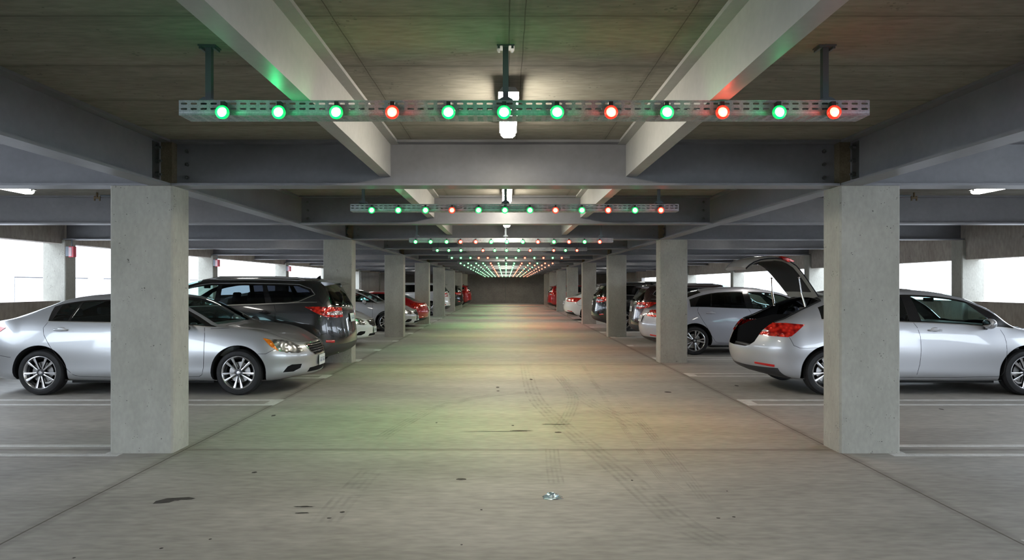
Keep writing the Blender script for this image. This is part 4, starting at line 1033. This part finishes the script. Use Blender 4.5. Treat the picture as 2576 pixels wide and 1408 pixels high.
# ---- sedan B: smoother car, tail to the lane; its lid can stand open
SB = dict(SA); SB.update(xf=1.65, xr=-1.72, ne=2.3, nr=2.35, wheel='five', ar=0.40,
 z=[
  [(-2.5,0.24),(0,0.19),(2.5,0.20)],
  [(-2.5,0.30),(-1.8,0.225),(0,0.20),(1.8,0.20),(2.4,0.25)],
  [(-2.5,0.38),(-1.8,0.30),(0,0.275),(1.8,0.27),(2.4,0.31)],
  [(-2.5,0.52),(-1.8,0.47),(0,0.43),(1.8,0.42),(2.4,0.44)],
  [(-2.5,0.70),(-1.5,0.71),(0,0.69),(1.6,0.64),(2.4,0.56)],
  [(-2.45,0.98),(-2.2,1.03),(-1.8,1.085),(-1.35,1.085),(-0.6,1.06),(0,1.04),(0.9,0.985),(1.3,0.95),(1.6,0.90),(1.95,0.80),(2.2,0.71),(2.38,0.64)],
  [(-2.45,1.0),(-2.3,1.03),(-2.05,1.075),(-1.85,1.145),(-1.55,1.27),(-1.2,1.385),(-0.8,1.452),(-0.2,1.475),(0.15,1.46),(0.58,1.40),(0.95,1.235),(1.28,1.0),(1.42,0.945),(1.65,0.91),(1.95,0.83),(2.2,0.735),(2.38,0.66)],
  [(-2.45,1.01),(-2.3,1.045),(-2.05,1.10),(-1.85,1.185),(-1.55,1.32),(-1.2,1.445),(-0.8,1.51),(-0.2,1.53),(0.15,1.512),(0.6,1.43),(0.95,1.262),(1.32,1.03),(1.46,0.985),(1.7,0.94),(1.95,0.86),(2.2,0.755),(2.38,0.675)],
  [(-2.45,1.02),(-2.3,1.055),(-2.05,1.11),(-1.85,1.20),(-1.55,1.335),(-1.2,1.465),(-0.8,1.53),(-0.3,1.55),(0.15,1.532),(0.6,1.445),(0.95,1.27),(1.38,1.05),(1.5,1.005),(1.7,0.96),(1.95,0.88),(2.2,0.77),(2.38,0.69)]],
 tail=[(-2.25,0.27),(-2.38,0.335),(-2.44,0.40),(-2.49,0.54),(-2.49,0.70),(-2.40,0.95),(-2.36,1.02),(-2.35,1.035),(-2.35,1.04)],
 wind=[(0.48,0),(0.465,0.30),(0.42,0.585),(0.70,0.655),(1.0,0.73),(1.22,0.765),(1.29,0.62),(1.35,0.35),(1.38,0)],
 back=[(-1.16,0),(-1.18,0.40),(-1.20,0.575),(-1.55,0.615),(-1.90,0.64),(-1.98,0.4),(-2.01,0)],
 hood=[(1.42,0),(1.40,0.4),(1.32,0.755),(1.65,0.74),(1.95,0.70),(2.10,0.60),(2.21,0.42),(2.265,0.2),(2.28,0)],
 lid=[(-2.05,0),(-2.03,0.4),(-1.96,0.67),(-2.15,0.68),(-2.28,0.62),(-2.38,0.4),(-2.40,0)],
 dlo=(-1.50,1.27), dlob=0.008, beltchrome=False,
 panes=[('c',(-0.07,-0.13,1.02,0.66)), ('q',(-1.02,-0.97,-0.24,-0.27)), ('q',(-1.40,-1.25,-1.05,-1.0))],
 fdoor=[(1.06,0.945),(1.10,0.86),(1.115,0.76),(1.11,0.5),(1.09,0.34),(1.06,0.29),(1.0,0.272),(0.4,0.262),(-0.17,0.262),(-0.125,0.45),(-0.11,0.65),(-0.115,0.85),(-0.15,0.98),(-0.20,1.055)],
 rdoor=[(-0.20,1.055),(-0.15,0.98),(-0.115,0.85),(-0.11,0.65),(-0.125,0.45),(-0.17,0.262),(-0.5,0.265),(-0.88,0.275),(-0.95,0.31),(-1.03,0.42),(-1.14,0.62),(-1.27,0.83),(-1.34,0.96),(-1.35,1.02),(-1.33,1.09)],
 tailp=[(-1.75,1.015),(-2.0,1.035),(-2.2,1.03),(-2.42,0.99),(-2.6,0.97),(-2.6,0.88),(-2.40,0.865),(-2.2,0.845),(-2.0,0.835),(-1.95,0.85)],
 tailcp=[(-2.42,0.965),(-2.28,0.955),(-2.20,0.915),(-2.24,0.90),(-2.42,0.905)],
 valp=[(-2.7,0.385),(-2.30,0.383),(-2.22,0.33),(-2.14,0.26),(-2.05,0.1),(-2.7,0.0)],
 refl=[(-2.36,0.435),(-2.16,0.412),0.036],
 bars=[(0.66,0.38),(0.62,0.36),(0.58,0.33)],
 gaps=[[(-1.98,0.835),(-1.93,0.72),(-1.85,0.685),(-1.75,0.68),(-1.60,0.69)],[(1.06,0.272),(1.04,0.2)]],
 handles=[(-1.06,0.955),(0.10,0.94)], bpx=-0.15, mirror=(0.86,1.0), rplate=(0.80,), fplate=(0.435,),
 cabin=dict(x0=-1.35,x1=1.1,floor=0.30,belt=1.02,w=0.74,fseat=0.42,rseat=-0.55,dash=1.08,imir=(0.55,1.36)))
SB['decals'] = [('headp','side','head'),('amberp','side','amber'),(symp(SA['grp']),'front','black'),(symp(SA['lgp']),'front','black3'),('fogp','side','black2'),('tailp','side','tail'),('tailcp','side','tailc'),('valp','side','valance'),
   ([(-0.80,0.0),(0.80,0.0),(0.80,0.384),(-0.80,0.384)],'rear','valance')]

# ---- SUV: tall car with a raked tailgate
SU = dict(SA); SU.update(kind='suv', wb=2.80, R=0.36, ar=0.43, track=0.935, wheel='five', xf=1.70, xr=-1.80, ne=2.5, nr=2.7,
 z=[
  [(-2.4,0.30),(0,0.24),(2.5,0.26)],
  [(-2.4,0.36),(-1.7,0.27),(0,0.25),(1.8,0.26),(2.4,0.30)],
  [(-2.4,0.44),(-1.7,0.36),(0,0.33),(1.8,0.34),(2.4,0.38)],
  [(-2.4,0.62),(-1.7,0.60),(0,0.55),(1.8,0.55),(2.4,0.52)],
  [(-2.4,0.86),(-1.5,0.88),(0,0.85),(1.6,0.80),(2.4,0.66)],
  [(-2.4,1.20),(-1.9,1.27),(-1.3,1.245),(0,1.20),(0.9,1.15),(1.3,1.11),(1.6,1.06),(1.95,0.97),(2.2,0.88),(2.38,0.80)],
  [(-2.4,1.24),(-2.3,1.33),(-2.15,1.47),(-1.95,1.58),(-1.6,1.635),(-0.8,1.66),(0,1.66),(0.3,1.62),(0.6,1.53),(0.9,1.36),(1.2,1.17),(1.4,1.13),(1.6,1.095),(1.95,1.01),(2.2,0.91),(2.38,0.82)],
  [(-2.4,1.25),(-2.3,1.36),(-2.15,1.54),(-1.98,1.66),(-1.6,1.70),(-0.8,1.725),(0,1.725),(0.3,1.69),(0.6,1.60),(0.9,1.43),(1.24,1.20),(1.4,1.15),(1.62,1.115),(1.95,1.03),(2.2,0.93),(2.38,0.83)],
  [(-2.4,1.255),(-2.3,1.37),(-2.15,1.56),(-2.0,1.68),(-1.6,1.72),(-0.8,1.745),(0,1.74),(0.3,1.715),(0.6,1.63),(0.9,1.47),(1.28,1.22),(1.42,1.165),(1.62,1.125),(1.95,1.045),(2.2,0.945),(2.38,0.84)]],
 y=[L((-2.5,2.5),0), L((-2.5,2.5),0.84), L((-2.5,2.5),0.92), L((-2.5,2.5),0.94), [(-2.5,0.93),(-1.4,0.95),(0,0.94),(1.4,0.95),(2.5,0.93)],
  [(-1.9,0.88),(-1.3,0.90),(-0.5,0.905),(0.9,0.90),(1.3,0.88),(1.7,0.86)],
  [(-1.9,0.72),(-1.4,0.715),(-1.0,0.71),(-0.3,0.70),(0.3,0.70),(0.7,0.75),(1.1,0.81),(1.3,0.80),(1.7,0.76)],
  [(-1.8,0.45),(-1.0,0.42),(0.3,0.42),(1.1,0.45),(1.7,0.43)], L((-2.5,2.5),0)],
 nose=[(2.20,0.26),(2.34,0.30),(2.42,0.36),(2.43,0.52),(2.44,0.66),(2.40,0.82),(2.375,0.88),(2.365,0.90),(2.36,0.91)],
 tail=[(-2.2,0.32),(-2.33,0.40),(-2.375,0.46),(-2.39,0.64),(-2.36,0.86),(-2.31,1.18),(-2.24,1.33),(-2.20,1.38),(-2.19,1.40)],
 wind=[(0.28,0),(0.265,0.30),(0.22,0.67),(0.50,0.72),(0.86,0.78),(1.12,0.81),(1.20,0.62),(1.24,0.35),(1.26,0)],
 backr=[(0.0,1.60),(0.5,1.585),(0.60,1.55),(0.74,1.30),(0.74,1.24),(0.6,1.20),(0.0,1.19)],
 hood=[(1.30,0),(1.28,0.4),(1.22,0.77),(1.65,0.75),(1.95,0.72),(2.12,0.62),(2.25,0.42),(2.31,0.2),(2.325,0)],
 dlo=(-1.93,1.17), dlot=0.05, dlob=0.02, panes=[('c',(-0.10,-0.12,0.98,0.60)), ('q',(-1.02,-0.92,-0.20,-0.20))],
 panep=[('q',[(-1.13,1.285),(-1.0,1.585),(-1.55,1.575),(-1.75,1.50),(-1.82,1.42),(-1.55,1.31),(-1.35,1.29)])],
 dlo_poly=[(1.10,1.17),(0.5,1.20),(0,1.22),(-0.8,1.245),(-1.1,1.26),(-1.38,1.27),(-1.6,1.295),(-1.88,1.42),(-1.80,1.52),(-1.58,1.60),(-1.2,1.615),(-0.6,1.625),(0,1.62),(0.25,1.585),(0.5,1.50),(0.75,1.385),(0.95,1.26)],
 fdoor=[(1.0,1.14),(1.02,0.9),(1.0,0.55),(0.93,0.40),(0.85,0.355),(0.2,0.345),(-0.16,0.345),(-0.17,0.6),(-0.165,0.9),(-0.14,1.22)],
 rdoor=[(-0.14,1.22),(-0.165,0.9),(-0.17,0.6),(-0.16,0.345),(-0.5,0.345),(-0.88,0.36),(-0.95,0.42),(-1.02,0.58),(-1.11,0.80),(-1.21,1.0),(-1.21,1.12),(-1.17,1.26)],
 headp=[(1.80,1.0),(2.0,0.975),(2.15,0.92),(2.30,0.83),(2.5,0.76),(2.5,0.70),(2.2,0.74),(1.98,0.84)],
 amberp=[(1.80,1.0),(1.9,0.985),(1.98,0.90),(1.98,0.84)],
 grp=[(0,0.85),(0.35,0.84),(0.45,0.82),(0.38,0.68),(0.0,0.66)], lgp=[(0,0.48),(0.45,0.47),(0.5,0.40),(0.0,0.38)],
 fogp=[(2.08,0.52),(2.2,0.54),(2.27,0.50),(2.2,0.44),(2.05,0.43)],
 tailp=[(-1.72,1.20),(-1.95,1.205),(-2.15,1.19),(-2.5,1.17),(-2.5,1.02),(-2.24,1.0),(-2.1,1.02),(-1.95,1.08)],
 tailcp=[(-2.1,1.10),(-2.2,1.12),(-2.5,1.12),(-2.5,1.06),(-2.2,1.045),(-2.1,1.06)],
 valp=[(-2.6,0.53),(-2.22,0.52),(-2.12,0.45),(-2.0,0.38),(-1.75,0.36),(-1.75,0.1),(-2.6,0.1)],
 refl=[(-2.09,0.59),(-2.22,0.578),0.045],
 gring=[(0,0.86),(0.35,0.85),(0.46,0.83),(0.385,0.675),(0.0,0.652)], bars=[(0.81,0.42),(0.76,0.41),(0.71,0.39)],
 gaps=[[(-1.95,0.70),(-2.15,0.74),(-2.3,0.75)]], rgaps=[[(-0.80,1.15),(-0.80,1.0),(-0.72,0.80),(-0.60,0.74),(0.0,0.73),(0.60,0.74),(0.72,0.80),(0.80,1.0),(0.80,1.15)]],
 handles=[(-1.02,1.10),(-0.02,1.09)], bpx=-0.17, mirror=(0.92,1.19), fplate=(0.60,0), rplate=(0.98,),
 cabin=dict(x0=-1.9,x1=1.1,floor=0.42,belt=1.18,w=0.76,fseat=0.35,rseat=-0.55,dash=1.0,imir=(0.4,1.56)))
SU.pop('lid', None); SU.pop('back', None)
SU['decals'] = [('headp','side','head'),('amberp','side','amber'),(symp(SU['grp']),'front','black'),(symp(SU['lgp']),'front','black3'),('fogp','side','black2'),
   (symp([(0.0,1.62),(0.45,1.615),(0.62,1.56),(0.82,1.27),(0.82,1.0),(0.74,0.82),(0.62,0.75),(0.0,0.735)]),'rear','lid'),
   ('valp','side','valance'),(symp([(0.0,0.10),(0.86,0.10),(0.86,0.44),(0.62,0.52),(0.0,0.53)]),'rear','valance'),('tailp','side','tail'),('tailcp','side','tailc')]

def place(root, X, Yc, nose, scale=1.0):
    root.location = (X, Yc, 0); root.rotation_euler = (0,0,0 if nose > 0 else pi)
    if scale != 1: root.scale = (scale,)*3
def recolor(root, old, new):
    for o in [root]+list(root.children_recursive):
        if o.type != 'MESH': continue
        for sl in o.material_slots:
            if sl.material is old: sl.link = 'OBJECT'; sl.material = new

carA, shA, gA = car('sedan_car', SA, P['silver'], 'silver four door sedan parked nose to the lane behind the nearest left column', 'car')
place(carA, -5.27, 10.84, 1)
carB, shB, gB = car('sedan_car', SB, P['lilac'], 'pale grey sedan parked tail to the lane between the second and third right columns', 'car')
place(carB, 5.72, 16.62, 1)
carU, shU, gU = car('suv_car', SU, P['grey'], 'dark grey sport utility vehicle with roof rails beside the silver sedan on the left', 'car')
place(carU, -5.29, 13.2, -1)

# roof rails and spoiler of the SUV
def suv_extras(root, sh, paintm):
    for sg in (1,-1):
        pts = [sh.toppt(x, sg*0.60, 0.035 if -1.55 < x < 0.1 else -0.004)[0] for x in (0.22,0.12,-0.1,-0.6,-1.1,-1.5,-1.66,-1.76)]
        MB().tube(pts, 0.014, 8).build('roof_rail', P['satin'], root, smooth=True)
    m = MB(); pr = []
    for y in (-0.62,-0.4,0,0.4,0.62):
        d = 0.05*abs(y)/0.62
        pr.append([Vector((-1.93,y,1.685-d*0.8)), Vector((-2.20+d,y,1.655-d*0.6)), Vector((-2.24+d,y,1.640-d*0.6)), Vector((-2.20+d,y,1.63-d*0.6)), Vector((-1.98,y,1.60-d*0.6))])
    n = 5; vs = sum(pr, [])
    m.add(vs, [(i*n+k,i*n+(k+1)%n,(i+1)*n+(k+1)%n,(i+1)*n+k) for i in range(4) for k in range(n)]+[(0,1,2,3,4),(24,23,22,21,20)]).build('rear_spoiler', paintm, root, smooth=50)
    p, n_ = sh.toppt(-1.72, 0, 0); MB().prism([(p.x+0.06,p.z-0.01),(p.x-0.05,p.z-0.01),(p.x-0.045,p.z+0.06),(p.x-0.02,p.z+0.055)], -0.012, 0.012).build('antenna', P['black_in'], root, bevel=0.004)
    q, n_ = sh.frontpt(0, 1.25, 0.015, -1); MB().tube([q, sh.frontpt(0.35,1.235,0.012,-1)[0]], 0.01, 8).ball(tuple(q), 0.028).build('rear_wiper', P['black_in'], root, smooth=True)
    MB().tube([(-1.9,0.55,0.37),(-2.24,0.55,0.385)], 0.032, 14, cap=True).build('exhaust_pipe', P['chrome'], root, smooth=40)
suv_extras(carU, shU, P['grey'])
index_kids()

def clone(src, label, X, Yc, nose, old, new, scale=1.0):
    c = dup(src, None, None, label); place(c, X, Yc, nose, scale); 
    if new is not old: recolor(c, old, new)
    return c
clone(carA, 'pale green tinted white sedan whose nose looks out between the second and third left columns', -5.78, 18.35, 1, P['silver'], P['white'], 0.97)
clone(carA, 'silver grey sedan parked nose out behind the third left column', -5.50, 24.6, 1, P['silver'], P['silver2'])
clone(carB, 'red car backed in with its tail just in front of the fourth left column', -5.19, 27.0, -1, P['lilac'], P['red'], 0.88)
clone(carU, 'white sport utility vehicle standing beyond the fourth left column, tail to the lane', -5.36, 37.2, -1, P['grey'], P['white'])
clone(carU, 'black car tail standing beyond the fifth left column', -5.05, 45.5, -1, P['grey'], P['black'], 0.95)
clone(carU, 'dark red car tail farthest along the left row', -4.85, 52.6, -1, P['grey'], P['red'], 0.95)
clone(carU, 'dark brown hatchback with tall red tail lights behind the pale grey sedan on the right', 5.80, 19.75, 1, P['grey'], P['maroon'], 0.94)
clone(carU, 'black sport utility vehicle between the third and fourth right columns', 5.47, 24.9, 1, P['grey'], P['black'], 0.99)
clone(carB, 'white car parked tail to the lane between the fourth and fifth right columns', 5.17, 32.0, 1, P['lilac'], P['white'])
clone(carU, 'red car farthest along the right row', 4.95, 45.4, 1, P['grey'], P['red'], 0.93)

# ---- silver car with its tailgate open
P['frame'] = mat('inner_frame_paint', (0.30,0.30,0.28), 0.45, 0.2)
SO = dict(SB); SO['open'] = True
SO['back'] = [(-1.37,0),(-1.39,0.40),(-1.41,0.585),(-1.6,0.625),(-1.90,0.64),(-1.98,0.4),(-2.01,0)]
SO['decals'] = [(symp([(0,1.3),(0.60,1.3),(0.66,1.02),(0.60,0.90),(0.55,0.75),(0.47,0.69),(0.38,0.67),(0,0.665)]),'rear','cutlid')]+SB['decals']; SO['beltchrome'] = True; SO['wheel'] = 'ten'
carO, shO, gO = car('hatchback_car', SO, P['silver2'], 'silver hatchback with its tailgate raised, parked behind the nearest right column', 'car')
place(carO, 6.07, 10.84, 1)

# raised tailgate, struts and boot lining of the open car
def open_gate(root, sh):
    Pf = [(-1.40,1.425),(-1.46,1.51),(-1.54,1.62),(-1.66,1.775),(-1.76,1.885),(-1.86,1.95),(-1.95,1.985),(-2.07,2.00),(-2.19,1.998),(-2.30,1.98),(-2.39,1.945),(-2.45,1.90),(-2.49,1.85)]
    Wd = [0.545,0.56,0.575,0.60,0.615,0.62,0.62,0.62,0.615,0.60,0.575,0.54,0.50]
    ny = 16; n = len(Pf); outer = []; inner = []; deep = []
    for i, ((x, z), w) in enumerate(zip(Pf, Wd)):
        a = Pf[max(i-1,0)]; b = Pf[min(i+1,n-1)]; tx, tz = b[0]-a[0], b[1]-a[1]; L_ = sqrt(tx*tx+tz*tz); nx, nz = tz/L_, -tx/L_    # outward = up/right
        if nz < 0: nx, nz = -nx, -nz
        for j in range(ny+1):
            v = -1+2*j/ny; e = 1-abs(v)**3; c = 0.035*(1-v*v)-0.028*abs(v)**8
            outer.append((x+nx*c, w*v, z+nz*c))
            d = -0.055*(1-abs(v)**14)
            if 0 < i < n-1 and abs(v) < 0.86: d -= 0.0 
            inner.append((x+nx*(d+c*0.3), w*v*0.985, z+nz*(d+c*0.3)))
    F = [(i*(ny+1)+j,i*(ny+1)+j+1,(i+1)*(ny+1)+j+1,(i+1)*(ny+1)+j) for i in range(n-1) for j in range(ny)]
    m = MB(); N_ = n*(ny+1); m.add(outer+inner, F)
    edge = [j for j in range(ny+1)]+[i*(ny+1)+ny for i in range(1,n)]+[(n-1)*(ny+1)+j for j in range(ny-1,-1,-1)]+[i*(ny+1) for i in range(n-2,0,-1)]
    for k in range(len(edge)):
        a, b = edge[k], edge[(k+1)%len(edge)]; m.f.append([a,b,b+N_,a+N_]); m.m.append(0)
    for i in range(n-1):
        for j in range(ny):
            v = -1+2*(j+0.5)/ny; dark = abs(v) < 0.84 and 1 <= i <= 6
            q = F[i*ny+j]; m.f.append([t+N_ for t in q]); m.m.append(1 if dark else 2)
    g = m.build('tailgate', [P['silver2'], P['boot'], P['frame']], root, smooth=35)
    # dark glass outside, on the part nearest the hinge
    gl = []; idx = []
    for i in range(0, 4):
        for j in range(2, ny-1): p = outer[i*(ny+1)+j]; gl.append((p[0]+0.003,p[1],p[2]+0.002))
    k = ny-3; MB().add(gl, [(i*k+j,i*k+j+1,(i+1)*k+j+1,(i+1)*k+j) for i in range(3) for j in range(k-1)]).build('rear_window', P['trim'], g, smooth=True)
    for s in (-1,1):
        m2 = MB()
        pr = [(-1.80,1.935),(-1.88,1.985),(-2.0,2.015),(-1.98,1.965),(-1.90,1.925)]
        m2.prism(pr, s*0.50, s*0.632); m2.build('tail_light', P['tail'], g, bevel=0.006, smooth=40)
    m3 = MB().box(-2.32,-2.22,-0.30,-0.16,1.905,1.925)
    m3.build('number_lamp', P['boot'], g)
    m4 = MB().box(-2.47,-2.38,-0.06,0.06,1.84,1.89); m4.build('lock', P['boot'], g, bevel=0.006)
    for s in (-1,1):
        a = Vector((-1.70,s*0.535,1.70)); b = Vector((-1.63,s*0.60,1.25)); mid = (a+b)/2+Vector((-0.015,0,0.0))
        mm = MB().tube([a, mid], 0.010, 10, 1).tube([mid, b], 0.016, 10, 0).ball(tuple(a), 0.018, 10, 6, 0).ball(tuple(b), 0.02, 10, 6, 0)
        mm.build('gas_strut', [P['chrome'], P['alloy']], root, smooth=40)
    for s in (-1,1): MB().tube([(-1.30,s*0.42,1.44),(-1.38,s*0.42,1.46),(-1.44,s*0.42,1.47)], 0.02, 8).build('hinge', P['frame'], root, smooth=True)
    # lining of the luggage space
    b = MB()
    b.box(-2.28,-1.25,-0.60,0.60,0.52,0.55)
    for s in (-1,1): b.prism([(-2.26,0.55),(-1.25,0.55),(-1.25,1.12),(-1.65,1.10),(-2.05,0.99),(-2.22,0.9)], s*0.60, s*0.62)
    b.box(-2.34,-2.30,-0.44,0.44,0.40,0.655)
    b.prism([(-1.26,0.55),(-1.24,0.55),(-1.36,1.14),(-1.38,1.14)], -0.66, 0.66)
    b.build('boot_lining', P['boot'], root)
    MB().prism([(-2.325,0.655),(-2.22,0.655),(-2.22,0.672),(-2.315,0.680)], -0.46, 0.46).build('boot_sill', P['plastic'], root, bevel=0.003)
    MB().prism([(-2.24,0.55),(-2.14,0.55),(-2.15,0.60),(-2.23,0.61)], -0.34, -0.06).build('boot_tray', P['satin'], root, bevel=0.012)
    # rubber seal along the opening
    h = [(-1.37,0.3),(-1.39,0.50),(-1.41,0.585),(-1.6,0.625),(-1.90,0.655),(-1.97,0.67),(-2.12,0.66)]
    for sg in (1,-1):
        sm = MB(); sh.ribbon(sm, [(x,y*sg) for x,y in h], 0.035, 0.012, 'top'); sm.build('door_seal', P['boot'], root, smooth=True)
open_gate(carO, shO)
# stray labels stay short
for o in COL.objects:
    if 'label' in o and o.parent is None:
        wds = o['label'].split()
        if len(wds) > 16: print('LONG', len(wds), o.name, o['label'])
